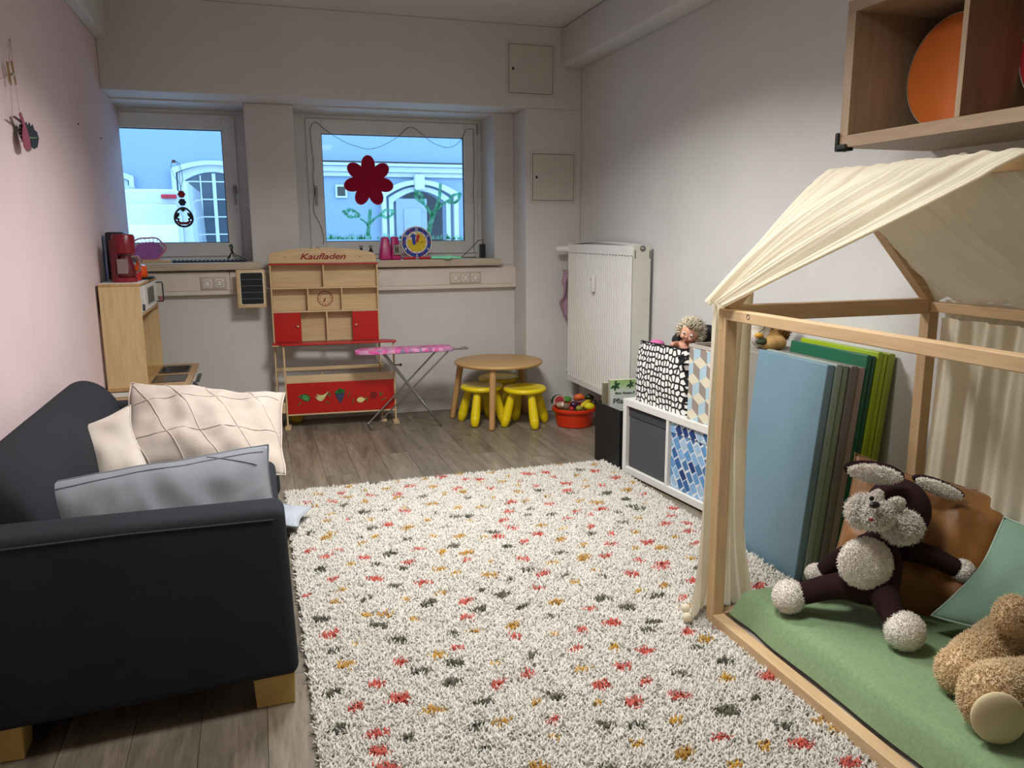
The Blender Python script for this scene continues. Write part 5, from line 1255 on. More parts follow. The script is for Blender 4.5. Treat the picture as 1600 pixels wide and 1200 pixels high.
b = MB(); b.grid(lambda u, v: (.02+.11*v+.02*math.sin(u*7), -.26+.34*u, .30+.03*math.sin(u*3)+.04*v+.10*math.sin(PI*min(1, u*1.1))*v), 20, 8); b.build('loose_lining', m_blkcl, bag, local=True, smooth=180, solid=.004)
b = MB(); b.grid(lambda u, v: (-.148-.004*math.sin(v*9), -.262+.05*u, .29+.055*v-.02*u), 8, 8); b.build('tab', m_blkcl, bag, local=True, smooth=180, solid=.004)
pk = KM @ Vector((.14, -.13, KH+.335)); tag(MB().ball(pk, (.045, .05, .03), 16, 10).build('pink_soft_toy', plain('pink_plush', '#c96a9b', .9, bs=120, bst=.4), smooth=180), 'pink soft toy showing above the far edge of the dotted bag', 'soft toy')
# --- doll
dh = onx(1079, 520, 2.27)
m_skin = plain('doll_vinyl_skin', '#d39c80', .45); m_hair = plain('blond_doll_hair', '#d6cbb4', .6)
doll = thing('doll', 'blond vinyl doll leaning out of the dotted bag', 'doll', dh-Vector((0, 0, .06)))
fwd = Vector((-.72, -.62, -.15)).normalized(); sid = fwd.cross(Vector((0, 0, 1))).normalized(); upv = sid.cross(fwd)
sid, upv = sid*math.cos(.35)+upv*math.sin(.35), upv*math.cos(.35)-sid*math.sin(.35)
FM = Matrix((sid, upv, -fwd)).transposed().to_4x4(); FM.translation = dh
D = lambda x, y, z: FM @ Vector((x, y, z))           # x across the face, y up, -z forward
blob('body', [(dh, (.052, .060, .054), FM.to_3x3().to_4x4()), (D(-.02, -.018, -.036), (.022, .02, .018)), (D(.02, -.018, -.036), (.022, .02, .018)), (D(0, -.038, -.034), (.02, .014, .016)), (D(0, -.05, .01), D(0, -.11, .03), .026, .03), (D(0, -.10, .03), D(.01, -.22, .06), .055, .06), (D(.05, -.10, .02), D(.06, -.085, -.05), .02, .016), (D(-.05, -.1, .02), D(-.055, -.085, -.055), .02, .016)], m_skin, doll, .005, 3)
MB().ball(D(0, -.012, -.056), (.007, .007, .007), 10, 8).build('nose', m_skin, doll, smooth=180)
for s_ in (-1, 1):
    e = MB().ball(D(s_*.021, .004, -.048), (.009, .009, .006), 12, 8, FM.to_3x3().to_4x4()).build('eye', plain('doll_eye_white', '#d8d4cc', .3), doll, smooth=180)
    MB().ball(D(s_*.021, .003, -.0535), .0048, 10, 8).build('iris', plain('doll_iris', '#20293a', .2), e, smooth=180)
    MB().ball(D(s_*.052, -.008, .004), (.008, .013, .01), 10, 8, FM.to_3x3().to_4x4()).build('ear', m_skin, doll, smooth=180)
MB().ball(D(0, -.034, -.049), (.010, .0045, .005), 10, 8, FM.to_3x3().to_4x4()).build('mouth', plain('doll_lips', '#9c3f3a', .4), doll, smooth=180)
rg2 = np.random.default_rng(4); hp = []; hn = []
while len(hp) < 1500:
    v_ = rg2.normal(size=3); v_ /= np.linalg.norm(v_)
    if v_[2] < -.25 and v_[1] < .62: continue
    if v_[1] < -.55: continue
    q_ = D(v_[0]*.054, v_[1]*.062+.002, v_[2]*.056+.002); nn = (q_-dh)
    hp.append(q_); hn.append(nn)
inv_ = pm(doll).inverted(); hpl = np.array([tuple(inv_ @ p_) for p_ in hp])
hair_cap = MB().ball(D(0, .012, .010), (.055, .058, .054), 18, 12, FM.to_3x3().to_4x4()).build('hair', m_hair, doll, smooth=180)
tufts('hair_strands', hpl, np.array([tuple(n_) for n_ in hn]), m_hair, doll, .034, .006, .22, None, 3, .4, 8, .45, .5)
blob('clothing', [(D(0, -.135, .035), (.072, .06, .06)), (D(.03, -.08, .08), (.09, .05, .05))], m_blkcl, doll, .008, 4)
# --- box with tumbling-block print
pbx = thing('cube_print_box', 'open fabric box printed with blue, beige and brown tumbling blocks', 'storage box', KM @ Vector((.17, -.74, KH)), KR)
bw, bl, bh = .30, .26, .405
m_taupe = plain('taupe_fabric', '#8d8078', .85)
b = MB()
for r in ((-bw/2, -bw/2+.006, -bl/2, bl/2), (bw/2-.006, bw/2, -bl/2, bl/2), (-bw/2, bw/2, -bl/2, -bl/2+.006), (-bw/2, bw/2, bl/2-.006, bl/2)): b.box(*r, 0, bh)
b.box(-bw/2, bw/2, -bl/2, bl/2, 0, .006); ob = b.build('box_shell', m_taupe, pbx, local=True)
def rim_(): 
    b = MB()
    for r in ((-bw/2-.003, -bw/2+.008, -bl/2-.003, bl/2+.003), (bw/2-.008, bw/2+.003, -bl/2-.003, bl/2+.003), (-bw/2, bw/2, -bl/2-.003, -bl/2+.008), (-bw/2, bw/2, bl/2-.008, bl/2+.003)): b.box(*r, bh-.016, bh+.001)
    return b
rim_().build('rim_binding', plain('pale_taupe_binding', '#b3a9a0', .85), pbx, local=True)
tb_m = [plain('block_cream', '#d9d0b8', .8), plain('block_blue', '#a9c4cf', .8), plain('block_taupe', '#94887f', .8)]
def blocks(width, height, s=.062):
    out = []; dx = s*.9; hy = s*.52; H_ = s
    for r in range(-2, int(height/(H_+hy))+3):
        for c in range(-1, int(width/(2*dx))+2):
            x = c*2*dx+(dx if r % 2 else 0); y = r*(H_+hy)
            for k_, poly in ((0, [(x, y), (x+dx, y+hy), (x, y+2*hy), (x-dx, y+hy)]), (1, [(x-dx, y+hy-H_), (x, y-H_), (x, y), (x-dx, y+hy)]), (2, [(x, y-H_), (x+dx, y+hy-H_), (x+dx, y+hy), (x, y)])):
                p_ = clip(poly, 0, width, 0, height)
                if p_: out.append((k_, p_))
    return out
b = MB()
for k_, p_ in blocks(bl, bh-.016): b.add([(-bw/2-.0006, -bl/2+x, y) for x, y in p_], [tuple(range(len(p_)))], k_)
b.build('block_print', tb_m, ob, local=True)
b = MB()
for k_, p_ in blocks(bw, bh-.016): b.add([(-bw/2+x, -bl/2-.0006, y) for x, y in p_], [tuple(range(len(p_)))], k_)
b.build('block_print', tb_m, ob, local=True)
b = MB()
for k_, p_ in blocks(bw, bh-.016): b.add([(-bw/2+x, bl/2+.0006, y) for x, y in p_], [tuple(range(len(p_)))], k_)
b.build('block_print', tb_m, ob, local=True)
# --- black bin with books at the far end of the shelf
bin_ = thing('black_bin', 'black open bin with books beyond the far end of the white shelf', 'bin', (2.18, 4.47, 0), .08)
b = MB(); x0, x1, y0, y1, z1 = -.135, .15, -.155, .165, .385
for r in ((x0, x0+.008, y0, y1), (x1-.008, x1, y0, y1), (x0, x1, y0, y0+.008), (x0, x1, y1-.008, y1)): b.box(*r, 0, z1)
b.box(x0, x1, y0, y1, 0, .01); b.build('bin_body', plain('black_cardboard', '#0d0e10', .6), bin_, local=True, bevel=.001)
m_cov = None
def cover_mat():
    mt, nt, p = base('pale_green_book_cover'); v = coords(nt)
    sx_ = nt.nodes.new('ShaderNodeSeparateXYZ'); nt.links.new(v, sx_.inputs[0])
    mr = nt.nodes.new('ShaderNodeMapRange'); mr.inputs[1].default_value = .0; mr.inputs[2].default_value = .34; nt.links.new(sx_.outputs[2], mr.inputs[0])
    c = ramp(nt, mr.outputs[0], [(.4, hexc('#c9cdc6')), (.72, hexc('#cfd6cc')), (.86, hexc('#a8c48a')), (1, hexc('#93b46a'))])
    nt.links.new(c, p.inputs['Base Color']); p.inputs['Roughness'].default_value = .35; return mt
bkz = .018
def book(label, loc, rz, w, h, t, mat, spine, tilt=0):
    T = thing('book', label, 'book', loc, rz, 'books in the black bin')
    MB().box(0, w, 0, t, 0, h).build('cover', mat, T, local=True, bevel=.001)
    MB().box(.003, w+.0005, .003, t-.003, .004, h+.0004).build('pages', plain('book_pages', '#cfc8b8', .8), T, local=True)
    MB().box(-.001, .001, 0, t, 0, h).build('spine', spine, T, local=True)
    return T
B1 = book('children\'s plant book with pale green cover standing in the black bin', (2.10, 4.555, .205), -.10, .23, .325, .03, cover_mat(), plain('book_spine_beige', '#a59c86', .6))
for txt, sz, x, z, c in (('Mein Riesen-P', .023, .035, .232, '#2c4a3c'), ('Pflanzen', .048, .022, .172, '#3a2a26')):
    t = text_mb(txt, sz, 0, .0006); xf(t, frame((x, -.0012, z), (1, 0, 0), (0, 0, 1))); t.build('title', plain('print_'+c[1:], c, .5), B1, local=True)
lfm = plain('leaf_print_green', '#2f4f35', .5)
for cx_, cz_, s in ((.035, .29, 1.1), (.135, .295, .9), (.19, .305, .9)):
    b = MB()
    for k in range(5): disc(b, cx_+.016*s*math.cos(k*1.0-2.6), cz_+.016*s*math.sin(k*1.0-2.6), .015*s, .007*s, k*1.0-2.6, frame((0, -.0011, 0), (1, 0, 0), (0, 0, 1)), 14)
    b.build('leaf_print', lfm, B1, local=True)
b = MB(); disc(b, .10, .075, .03, .04, 0, frame((0, -.0011, 0), (1, 0, 0), (0, 0, 1)), 20); b.build('picture_print', plain('book_picture_tan', '#9c8a6a', .6), B1, local=True)
book('olive brown book behind the plant book in the black bin', (2.075, 4.60, .18), -.10, .21, .325, .025, plain('olive_cover', '#77715a', .6), plain('olive_spine', '#8a836a', .6))
tag(MB().box(2.09, 2.29, 4.39, 4.60, .012, .20).build('magazine_pile', plain('magazine_grey', '#8b8a86', .7), bevel=.004), 'grey stack of magazines at the bottom of the black bin', 'magazines')
# --- soft toys at the near end of the shelf
m_mane = plain('lion_mane_brown', '#8a5f2c', .9); m_lion = plain('lion_tan', '#b08a52', .9, bs=120, bst=.4)
yL = 3.24; sh = onx
tag(MB().box(2.215, 2.485, 3.165, 3.365, 0, ony(1208, 546, yL).z).build('cardboard_box', plain('grey_cardboard', '#8a857c', .8), bevel=.004), 'grey cardboard box between the shelf and the mats carrying the lion', 'box')
lc = ony(1211, 528, yL)
ln = thing('lion_plush', 'tan lion soft toy with curly brown mane above the blue mat', 'soft toy', lc-Vector((0, 0, .08)))
blob('body', [(ony(1203, 537, yL), (.045, .05, .035)), (ony(1214, 535, yL), (.045, .05, .035)), (ony(1208, 525, yL+.04), (.05, .05, .06))], m_lion, ln, .008, 5)
mn = MB().ball(ony(1213, 516, yL+.05), (.055, .05, .055), 18, 12).build('mane', m_mane, ln, smooth=180)
pts_, nr_ = sample_mesh(mn, 1800, 3); tufts('mane_curls', pts_, nr_, m_mane, ln, .022, .006, .8, None, 3, .4, 6, 1.0)
cw = ony(1190, 508, yL+.06)
wd = thing('white_plush', 'white soft toy with a yellow beak beside the lion', 'soft toy', cw-Vector((0, 0, .1)))
blob('body', [(cw, (.055, .05, .05)), (cw-Vector((0, 0, .05)), (.058, .05, .06))], plain('white_plush_fabric', '#c9c2b4', .9, bs=140, bst=.4), wd, .008, 5)
MB().ball(ony(1186, 524, yL+.01), (.022, .02, .014), 12, 8).build('beak', plain('beak_yellow', '#c4922a', .6), wd, smooth=180)
MB().ball(ony(1192, 534, yL), (.04, .025, .015), 12, 8).build('bow', plain('dark_green_bow', '#2e3a22', .8), wd, smooth=180)
MB().tube([ony(1196, 508, yL+.01), ony(1193, 515, yL+.005), ony(1186, 519, yL+.01)], .002, 5).build('stitch', m_dark, wd)
# ================================================================= leaning gym mats
def vinyl(name, c): return plain(name, c, .42, bs=14, bst=.12, bd=.01, var=.07, vs_=5)
LEAN = math.radians(6.0)
YM0, YM1 = 2.63, 3.10
def mat_(name, label, x_bot, thick, folds, h, mats, y0=YM0, y1=YM1, lean=LEAN):
    T = thing('folding_mat', label, 'gym mat', (x_bot, (y0+y1)/2, 0), 0, 'gym mats leaning on the right wall')
    t = thick/folds
    for i in range(folds):
        M = Matrix.Translation((x_bot, 0, .004)) @ Matrix.Rotation(lean, 4, 'Y') @ Matrix.Translation((i*t, 0, 0))
        MB().box(.001, t-.001, y0+.004*(i % 2), y1, .0, h-.004*(i % 2), M=M).build('mat_panel', mats[i % len(mats)], T, bevel=.006, seg=3)
    M = Matrix.Translation((x_bot, 0, .004)) @ Matrix.Rotation(lean, 4, 'Y')
    return T
# bottoms are spaced so that the tops touch the wall in turn
mt_ = [('blue folding gym mat at the front of the leaning stack', 2.072, .040, 1, .925, [vinyl('mat_blue', '#6b8896')]),
       ('sage grey-green gym mat directly behind the blue one', 2.113, .070, 2, .925, [vinyl('mat_sage', '#8a9a90'), vinyl('mat_sage_dark', '#7d8d77')]),
       ('grey-brown gym mat behind the sage one', 2.184, .078, 2, .915, [vinyl('mat_grey', '#6f6a63'), vinyl('mat_taupe', '#94837a')]),
       ('dark green gym mat in the middle of the leaning stack', 2.263, .052, 2, .955, [vinyl('mat_dark_green', '#0d5a3c'), vinyl('mat_dark_green_b', '#0c4f38')]),
       ('lime green gym mat next to the dark green one', 2.316, .056, 2, .965, [vinyl('mat_lime', '#8fa80e'), vinyl('mat_lime_b', '#9bb414')]),
       ('olive lime gym mat closest to the wall', 2.373, .036, 1, .955, [vinyl('mat_olive', '#869a2c')])]
for i, (lb, xb_, th, nf, h, ms) in enumerate(mt_): mat_('', lb, xb_, th, nf, h, ms, YM0+(-.004*i if i < 3 else .0), YM1+.03*(i > 2), LEAN)
# ================================================================= house bed
m_bed = wood('bed_beech_long', '#c4a37a', '#d3b48c', 'Y', 5, .5); m_bedz = wood('bed_beech_post', '#c4a37a', '#d3b48c', 'Z', 5, .5); m_bedx = wood('bed_beech_cross', '#bb9a74', '#cbab86', 'X', 5, .5)
BX0, BX1, BY1, BY0 = 1.530, 2.456, 2.428, .72; PW_ = .046; BZ = .012; RZ = 1.190
bed = thing('house_bed', 'wooden house-shaped floor bed frame under the cream canopy', 'bed frame', ((BX0+BX1)/2, (BY0+BY1)/2, BZ))
for x in (BX0, BX1-PW_):
    for y in (BY1-PW_, BY0):
        MB().box(x, x+PW_, y, y+PW_, BZ, RZ).build('post', m_bedz, bed, bevel=.003)
    r = MB().box(x, x+.040, BY0+PW_, BY1-PW_, RZ-.037, RZ).build('top_rail', m_bed, bed, bevel=.003)
    if x == BX0:
        q = onx(1169, 495.5, BX0); Mq = Matrix.Translation((BX0, q.y, q.z)) @ Matrix.Rotation(-PI/2, 4, 'Y')
        MB().lathe([(.0085, -.004), (.0085, .0008), (.007, .001), (.005, -.002), (0, -.002)], 18, Mq).build('bolt', plain('dark_bolt', '#5f5a53', .35, .8), r, smooth=40)
        MB().lathe([(.0095, -.001), (.0095, .0004)], 18, Mq, cap=False).build('bolt_washer', m_gap, r)
    MB().box(x, x+PW_, BY0+PW_, BY1-PW_, BZ, .062).build('bottom_rail', m_bed, bed, bevel=.003)
for y in (BY1-PW_+.001, BY0+.001):
    MB().box(BX0+PW_, BX1-PW_, y, y+PW_-.002, RZ-.045, RZ+.012).build('cross_beam', m_bedx, bed, bevel=.003)
    MB().box(BX0+PW_, BX1-PW_, y, y+PW_-.002, BZ, .062).build('end_rail', m_bedx, bed, bevel=.003)
XA, ZA = (BX0+BX1)/2, 1.655
for y in (BY1-PW_, BY0):
    for s_ in (-1, 1):
        foot = Vector((BX0+.02 if s_ < 0 else BX1-.02, 0, RZ)); top = Vector((XA+s_*.012, 0, ZA-.02)); d = (top-foot).normalized(); n_ = Vector((-d.z, 0, d.x))*.021*(1 if s_ > 0 else -1)
        P4 = [foot-n_, foot+n_, top+n_, top-n_]
        vs = [(p.x, y+e, p.z) for e in (.001, PW_-.001) for p in P4]
        MB().add(vs, [(0, 1, 2, 3), (7, 6, 5, 4), (0, 4, 5, 1), (1, 5, 6, 2), (2, 6, 7, 3), (3, 7, 4, 0)]).build('rafter', m_bedx, bed, bevel=.003)
MB().box(XA-.02, XA+.02, BY0, BY1, ZA-.045, ZA-.007).build('ridge_beam', m_bed, bed, bevel=.003)
# joint plate visible on the outer face of the post
MB().box(BX0-.0008, BX0+.002, BY1-.028, BY1-.002, RZ-.075, RZ-.004).build('joint_insert', m_bedz, bed)
# mattress with green fitted sheet
def fleece(name, c):
    mt, nt, p = base(name); c = hexc(c); v = coords(nt)
    cl = ramp(nt, noise(nt, v, 90, 3, .7), [(.3, tint(c, .86)), (.7, tint(c, 1.1))]); cl = mixc(nt, .5, cl, ramp(nt, noise(nt, v, 4, 3), [(.3, (.85, .85, .85)), (.7, (1, 1, 1))]), 'MULTIPLY')
    nt.links.new(cl, p.inputs['Base Color']); p.inputs['Roughness'].default_value = .95; p.inputs['Sheen Weight'].default_value = .15
    bump(nt, p, noise(nt, v, 260, 2, .7), .5, .002); return mt
m_green = fleece('green_fleece', '#7f9a70')
mtr = thing('mattress', 'mattress with moss green fleece sheet inside the house bed', 'mattress', (1.99, 1.55, BZ))
def mfn(px_, py_, top):
    return top
b = MB(); nx, ny = 30, 48
def mat_pt(u, v):
    x = 1.584+(2.402-1.584)*u; y = BY0+.06+(2.372-BY0-.06)*v
    du = min(u, 1-u)*.82; dv = min(v, 1-v)*1.6; e = min(1, min(du, dv)/.045)
    z = .070+.100*math.sqrt(max(0, 1-(1-e)**2))+.006*mnoise.noise(Vector((x*5, y*5, 2)))
    k = .010*mnoise.noise(Vector((y*7, x*7, 9)))*(1-e)
    return (x+k, y+k, z)
b.grid(mat_pt, nx, ny)
bt = [(1.584, BY0+.06), (2.402, BY0+.06), (2.402, 2.372), (1.584, 2.372)]
b.build('sheet', m_green, mtr, smooth=180, sub=1)
MB().box(1.59, 2.396, BY0+.066, 2.366, BZ+.002, .056).build('mattress_core', plain('mattress_white', '#b9b6ae', .9), mtr, bevel=.01)
# ================================================================= canopy
def muslin():
    mt, nt, p = base('cream_muslin'); c = hexc('#efe7d2'); v = coords(nt)
    cl = ramp(nt, noise(nt, v, 5, 4), [(.3, tint(c, .93)), (.7, tint(c, 1.05))])
    nt.links.new(cl, p.inputs['Base Color']); p.inputs['Roughness'].default_value = .9
    bump(nt, p, noise(nt, v, 130, 3, .7), .55, .003)
    tr_ = nt.nodes.new('ShaderNodeBsdfTranslucent'); nt.links.new(cl, tr_.inputs[0]); mx = nt.nodes.new('ShaderNodeMixShader'); mx.inputs[0].default_value = .38
    nt.links.new(p.outputs[0], mx.inputs[1]); nt.links.new(tr_.outputs[0], mx.inputs[2]); nt.links.new(mx.outputs[0], nt.nodes['Material Output'].inputs[0]); return mt
m_mus = muslin()
can = thing('canopy', 'cream crinkled muslin canopy draped over the house bed', 'canopy', (XA, BY1, ZA))
def wr(s, k, amp, ph=0): return amp*(math.sin(s*k+ph)+.5*math.sin(s*k*2.3+ph*2+1)+.3*math.sin(s*k*4.1+ph*3))
# left slope: wide on the ridge, gathered at the post
def slope_l(u, v):
    v = min(v, 1)
    top = Vector((XA-.024, BY1+.012-.785*u, ZA+.006)); bot = Vector((BX0-.024, BY1+.045-.115*u, RZ+.012))
    e = v*1.08-.08
    if e < 0:                                              # over the ridge
        q_ = -e/.08; return Vector((XA-.024+.075*q_, BY1+.012-.785*u, ZA+.010-.03*q_**4+.003*(1+math.sin(u*50))))
    sag = -.012*math.sin(PI*e)*(1-u)*0
    p = top.lerp(bot, e)
    if e < .12: p.x -= 0; p.z += .004
    amp = .015*(1-.45*e)*min(1, .25+e/.22)*(1-.6*max(0, u-.9)/.1)
    p += Vector((-.69, 0, .72))*(wr(u, 17, amp, 2.2*e)+wr(u, 61, .0035, 1+3*e)+.008*min(1, .6+e/.2)+.045*math.sin(PI*e)*math.sin(PI*min(1, u*1.2)))
    return p
b = MB(); b.grid(slope_l, 200, 46); b.build('left_slope', m_mus, can, smooth=180)
# folded hem at the near edge
MB().tube([slope_l(1, k/30)+Vector((0, -.002, -.003)) for k in range(31)], .006, 8).build('hem', m_mus, can, smooth=60)
# hanging left panel, behind and outside the post
def hang_l(u, v):
    x0, x1 = BX0-.034, BX0+.185
    flare = max(0, (v-.72)/.28)**1.6; pinch_ = .72+.28*abs(2*v-.75)
    xm_ = x0+(x1-x0)*u
    ztop = RZ+.010+max(0, xm_-BX0)*.92
    x = xm_ + (u-.45)*.14*flare + .008*math.sin(v*5+u*4)-.03*flare*(1-u)**2
    z = ztop+(.016-ztop)*v
    y = BY1+.056+.026*math.sin(u*26+v*1.5)*(1-.35*v)+.012*math.sin(u*61+2)+.10*flare*(1-u)*.6
    if u < .3:
        k_ = 1-u/.3; w_ = .35+.65*v
        x = (BX0+.012)*(1-k_)+(BX0-.012-.055*v**1.2-.02*flare)*k_; y = (BY1+.062)*(1-k_)+(BY1-.004-.02*v)*k_+.008*w_*math.sin(k_*11+v*2)
        x += .006*w_*math.sin(k_*11+v*2)
    return Vector((x, y, z+.006*math.sin(u*30)*(v > .97)))
b = MB(); b.grid(hang_l, 120, 70); b.build('hanging_panel', m_mus, can, smooth=180)
for i, (x, y) in enumerate([(hang_l(.02, .93).x-.02, hang_l(.02, .93).y), (hang_l(.06, .90).x-.025, hang_l(.05, .9).y+.02)]):
    o = MB().ball((x, y, .055+.022*i), .017, 14, 10).build('pompom', m_mus, can, smooth=180)
# right slope: underside visible, runs down to the wall-side rail
def slope_r(u, v):
    y = BY1+.035-1.62*u
    bow = .085*math.sin(PI*min(1, v*1.0))*max(0, 1-u/.16)
    top = Vector((XA+.022, y, ZA+.010)); bot = Vector((BX1-.012, y-.06*max(0, 1-u/.2), RZ+.006))
    p = top.lerp(bot, v); p.y -= bow*.6; 
    sag = .035*math.sin(PI*v)
    p += Vector((.69, 0, .72))*(-sag+wr(u-.20*v, 40, .011, 1.0)+wr(u-.24*v, 97, .004, 2))
    return p
b = MB(); b.grid(slope_r, 200, 30); b.build('right_slope', m_mus, can, smooth=180)
def hang_r(u, v):
    y = BY1-.055-1.55*u-.03*math.sin(v*3)*max(0, 1-u/.1); z = RZ+.006+(.075-RZ)*v
    x = BX1+.016+.013*math.sin(u*62+.8*math.sin(v*3))+.006*math.sin(u*150+v*2)
    return Vector((x, y-.05*v*max(0, 1-u/.3)*0+.03*math.sin(v*2.2)*max(0, 1-u*8), z))
b = MB(); b.grid(hang_r, 240, 26); b.build('wall_curtain', m_mus, can, smooth=180)
# inner curtain in front of the wall-side rail
def hang_r2(u, v):
    y = 2.30-1.45*u+.03*v*(1-u); z = RZ-.052+(.20-RZ)*v
    x = 2.385+.016*math.sin(u*70+1.2*math.sin(v*2.5))+.006*math.sin(u*163)-.01*v
    return Vector((x, y, z))
b = MB(); b.grid(hang_r2, 240, 26); b.build('inner_curtain', m_mus, can, smooth=180)
# ================================================================= cushions on the bed
m_brv = plain('brown_velvet', '#7d4f17', .5, sheen=.25, var=.25, vs_=4, bs=18, bst=.25, bd=.01)
pil('brown_cushion', 'golden brown velvet cushion behind the rabbit in the house bed', m_brv, (2.185, 2.085, .355), (.70, -.69, -.17), (.36, .40, .84), .60, .54, .17, 6, None, m_brv, .09, .03)
m_sgr = linen('sage_green_cotton', '#728f7d', var=.06)
A_ = Vector((2.0, 1.90, .185)); e1_ = Vector((.25, -.97, .0)).normalized(); e2_ = Vector((.84, -.06, .53)).normalized()
pil('green_cushion', 'sage green cushion at the right edge, behind the brown bear', m_sgr, A_+e1_*.30+e2_*.235+Vector((-.01, .02, .055)), e1_, e2_, .60, .46, .14, 7, None, plain('sage_piping', '#9fb5a6', .8), .10, .02)
# ================================================================= rabbit
m_rab = plain('dark_brown_jersey', '#2c181b', .95, bs=200, bst=.2, spec=.2); m_rabw = plain('white_plush_fur', '#f3ede2', .95, bs=160, bst=.5)
Pq = ony
def furry(o, n, mat, parent, length, width, seed, lean=.5, grav=.0):
    p_, n_ = sample_mesh(o, n, seed); return tufts('fur', p_, n_, mat, parent, length, width, lean, None, 3, .35, seed, .5, grav)
fL = onz(1233, 932, .232); fR = onz(1414, 986, .232); hip = Pq(1360, 915, 2.02)
rab = thing('rabbit_plush', 'dark brown and white rabbit soft toy sitting against the brown cushion', 'soft toy', (hip.x, hip.y, .17))
head = Pq(1402, 797, 2.07); chest = Pq(1362, 872, 2.04)
axis = (head-hip).normalized()
TM = Matrix.Rotation(math.atan2(axis.x, axis.z), 4, 'Y')
shL, shR = Pq(1322, 868, 2.09), Pq(1415, 858, 2.04)
blob('body', [(hip+Vector((0, 0, .03)), (.095, .09, .085)), (hip.lerp(chest, .55), (.098, .088, .12), TM), (chest, (.088, .08, .085)), (head, (.108, .105, .112)), (chest, head, .05, .06),
    (Pq(1338, 912, 2.01), Pq(1290, 918, 2.06), .050, .042), (Pq(1290, 918, 2.06), fL+Vector((.03, 0, 0)), .042, .038),
    (Pq(1375, 915, 1.97), Pq(1390, 950, 1.88), .050, .042), (Pq(1390, 950, 1.88), fR+Vector((-.01, .02, .01)), .040, .036),
    (shR, Pq(1455, 868, 1.99), .040, .036), (Pq(1455, 868, 1.99), Pq(1490, 886, 1.955), .036, .033), (shL, Pq(1290, 890, 2.15), .036, .033)], m_rab, rab, .007, 8)
b1 = blob('belly_patch', [(Pq(1352, 880, 1.965), (.086, .030, .084), Matrix.Rotation(.25, 4, 'Y') @ Matrix.Rotation(-.45, 4, 'Z'))], m_rabw, rab, .007, 3)
furry(b1, 3600, m_rabw, rab, .008, .0024, 21, .9)
for nm, c, r in (('foot', fL, (.054, .052, .054)), ('foot', fR, (.060, .055, .058)), ('paw', Pq(1503, 892, 1.945), (.038, .038, .036)), ('paw', Pq(1277, 896, 2.17), (.040, .036, .030))):
    o = MB().ball(c, r, 20, 14).build(nm, m_rabw, rab, smooth=180); furry(o, 2400, m_rabw, o, .007, .0022, int(c.x*1000), .9)
face = [('cheek', Pq(1349, 799, 1.985), (.048, .036, .046)), ('cheek', Pq(1409, 824, 1.95), (.060, .045, .044)), ('muzzle', Pq(1370, 805, 1.94), (.044, .036, .036))]
for nm, c, r in face:
    o = MB().ball(c, r, 20, 14).build(nm, m_rabw, rab, smooth=180); furry(o, 2600, m_rabw, o, .020, .0028, int(c.x*999), .7, .3)
for c, r, rt in ((Pq(1369, 779, 1.957), (.020, .012, .030), .5), (Pq(1399, 788, 1.955), (.030, .012, .024), -.5)):
    o = MB().ball(c, r, 16, 10, Matrix.Rotation(rt, 4, 'Y') @ Matrix.Rotation(-.4, 4, 'Z')).build('eye_patch', m_rabw, rab, smooth=180); furry(o, 700, m_rabw, o, .006, .0024, int(c.x*998))
MB().ball(Pq(1367, 789, 1.905), (.018, .012, .011), 14, 10).build('nose', plain('nose_black', '#121214', .35), rab, smooth=180)
MB().ball(Pq(1390, 793, 1.925), (.0085, .008, .0085), 14, 10).build('eye', plain('eye_black', '#0a0a0c', .15), rab, smooth=180); MB().ball(Pq(1362, 779, 1.935), (.0075, .007, .0085), 14, 10).build('eye', plain('eye_black', '#0a0a0c', .15), rab, smooth=180)
MB().ball(Pq(1361, 812, 1.898), (.010, .004, .005), 10, 8, Matrix.Rotation(.3, 4, 'Y')).build('mouth', plain('mouth_red', '#a3333a', .7), rab, smooth=180)
def ear(c, rx, rz_, rot, nm):
    R_ = Matrix.Rotation(-.45, 4, 'Z') @ Matrix.Rotation(rot, 4, 'Y')
    e = MB().ball(c+Vector((.012, .018, .002)), (rx, .016, rz_), 22, 12, R_).build('ear', m_rab, rab, smooth=180)
    o = MB().ball(c, (rx*.88, .010, rz_*.82), 22, 12, R_).build('ear_lining', m_rabw, e, smooth=180); furry(o, 1600, m_rabw, o, .007, .0025, nm)
ear(Pq(1367, 741, 2.03), .098, .036, .14, 31); ear(Pq(1468, 764, 2.06), .095, .026, .36, 32)
# ================================================================= brown bear at the right edge
m_bear = plain('tan_plush', '#e2c79e', .95, bs=90, bst=.5); m_sole = plain('cream_sole', '#d3c39d', .8)
fc = onz(1552, 1098, .262); paw = onz(1500, 1050, .235)
bc = Pq(1655, 1040, 1.62); bear = thing('bear_plush', 'curly tan bear soft toy sitting at the right edge of the bed', 'soft toy', (bc.x, bc.y, .17))
hd_ = Pq(1668, 945, 1.66)
sh_ = Pq(1590, 985, 1.66); body = blob('body', [(bc, (.15, .13, .16)), (hd_, (.13, .12, .12)), (Pq(1584, 962, 1.585), (.058, .045, .056)), (sh_, Pq(1535, 1020, 1.63), .068, .064), (Pq(1535, 1020, 1.63), paw+Vector((.0, .0, .0)), .066, .062), (Pq(1640, 1075, 1.52), fc+Vector((.05, .04, .0)), .085, .072), (fc+Vector((.012, .012, 0)), (.080, .066, .092), Matrix.Rotation(-.35, 4, 'Y') @ Matrix.Rotation(-.5, 4, 'Z'))], m_bear, bear, .009, 5)
furry(body, 38000, m_bear, bear, .012, .0028, 41, .85)
MB().ball(fc+Vector((-.032, -.044, -.010)), (.064, .024, .080), 24, 14, Matrix.Rotation(-.35, 4, 'Y') @ Matrix.Rotation(-.5, 4, 'Z')).build('foot_sole', m_sole, bear, smooth=180)
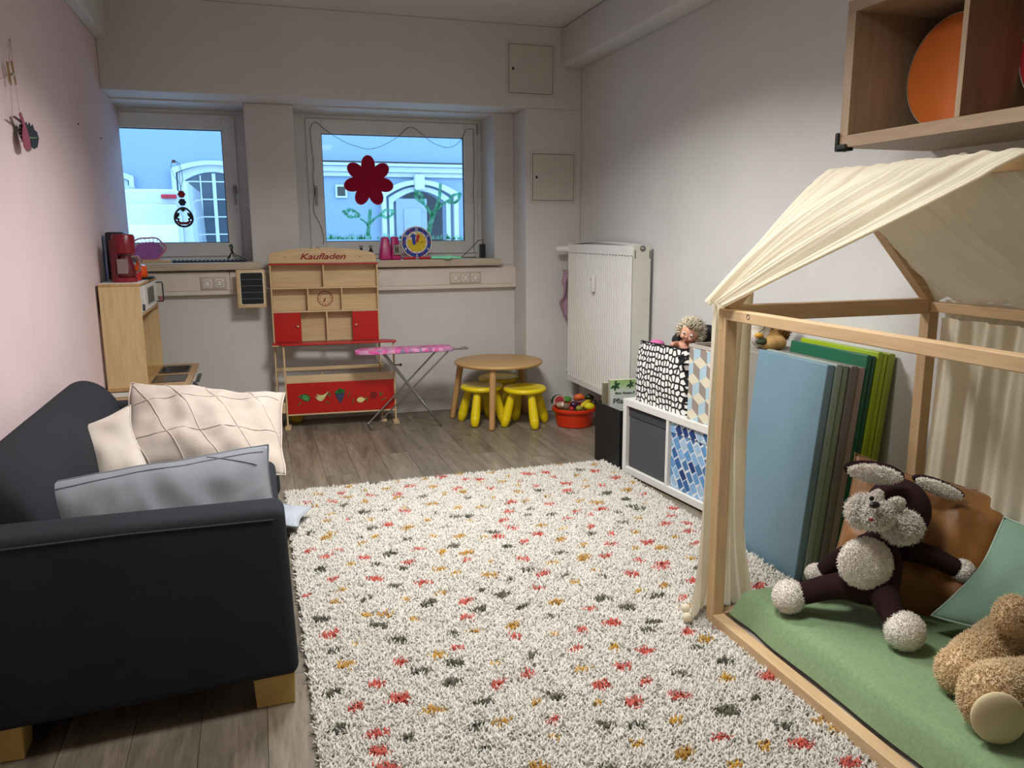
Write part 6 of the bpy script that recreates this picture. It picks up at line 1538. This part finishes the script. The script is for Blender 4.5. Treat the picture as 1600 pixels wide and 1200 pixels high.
# ================================================================= wall shelf
m_oak = wood('grey_oak_veneer', '#8f765c', '#a58d72', 'Y', 6, .5); m_oakv = wood('grey_oak_veneer_upright', '#8f765c', '#a58d72', 'Z', 6, .5)
WX, WY1, WY0, WZ0, WZ1, wt = 2.09, 2.556, 1.52, 1.754, 2.262, .042
ws = thing('wall_shelf', 'grey oak cube shelf hanging on the right wall above the bed', 'shelf', (2.30, 2.04, WZ0))
MB().box(WX, XR-.002, WY0, WY1, WZ0, WZ0+wt).build('bottom_board', m_oak, ws, bevel=.001); MB().box(WX, XR-.002, WY0, WY1, WZ1-wt, WZ1).build('top_board', m_oak, ws, bevel=.001)
for y0, y1 in ((WY1-wt, WY1), (2.022, 2.042), (WY0, WY0+wt)):
    MB().box(WX, XR-.002, y0, y1, WZ0+wt, WZ1-wt).build('upright', m_oakv, ws, bevel=.001)
MB().box(XR-.012, XR-.002, WY0+wt, WY1-wt, WZ0+wt, WZ1-wt).build('back_board', m_oak, ws)
b = MB(); e = .012
b.box(WX-e, WX+.04, WY1, WY1+e, WZ0-e, WZ0+.055); b.box(WX-e, WX+.03, WY1-.045, WY1, WZ0-e, WZ0); b.box(WX-e, WX, WY1-.045, WY1+e, WZ0-e, WZ0+.012); b.box(WX-e, WX, WY1-.004, WY1+e, WZ0, WZ0+.055)
b.build('corner_guard', plain('black_foam', '#141414', .7), ws, bevel=.005, seg=3)
def disc_(y, mat, label):
    c = Vector((2.325, y, WZ0+wt+.193)); T = thing('round_disc', label, 'disc', c-Vector((0, 0, .19)), 0, 'round discs in the wall shelf')
    M = Matrix.Translation(c) @ Matrix.Rotation(PI/2, 4, 'Y') @ Matrix.Rotation(0, 4, 'Z')
    M = Matrix.Translation(c) @ Matrix.Rotation(PI/2+.05, 4, 'Y')
    MB().lathe([(0, -.012), (.186, -.012), (.186, .012), (0, .012)], 64, M).build('disc_face', mat, T, smooth=40)
    MB().lathe([(.186, -.014), (.190, -.012), (.190, .012), (.186, .014)], 64, M, cap=False).build('disc_edge', plain('cream_edge', '#c9b9a2', .7), T, smooth=40)
disc_(2.295, plain('orange_card', '#bf5f14', .6, var=.05), 'orange round disc standing in the far compartment of the wall shelf')
disc_(1.838, plain('red_card', '#a80f18', .6, var=.05), 'red round disc standing in the second compartment of the wall shelf')
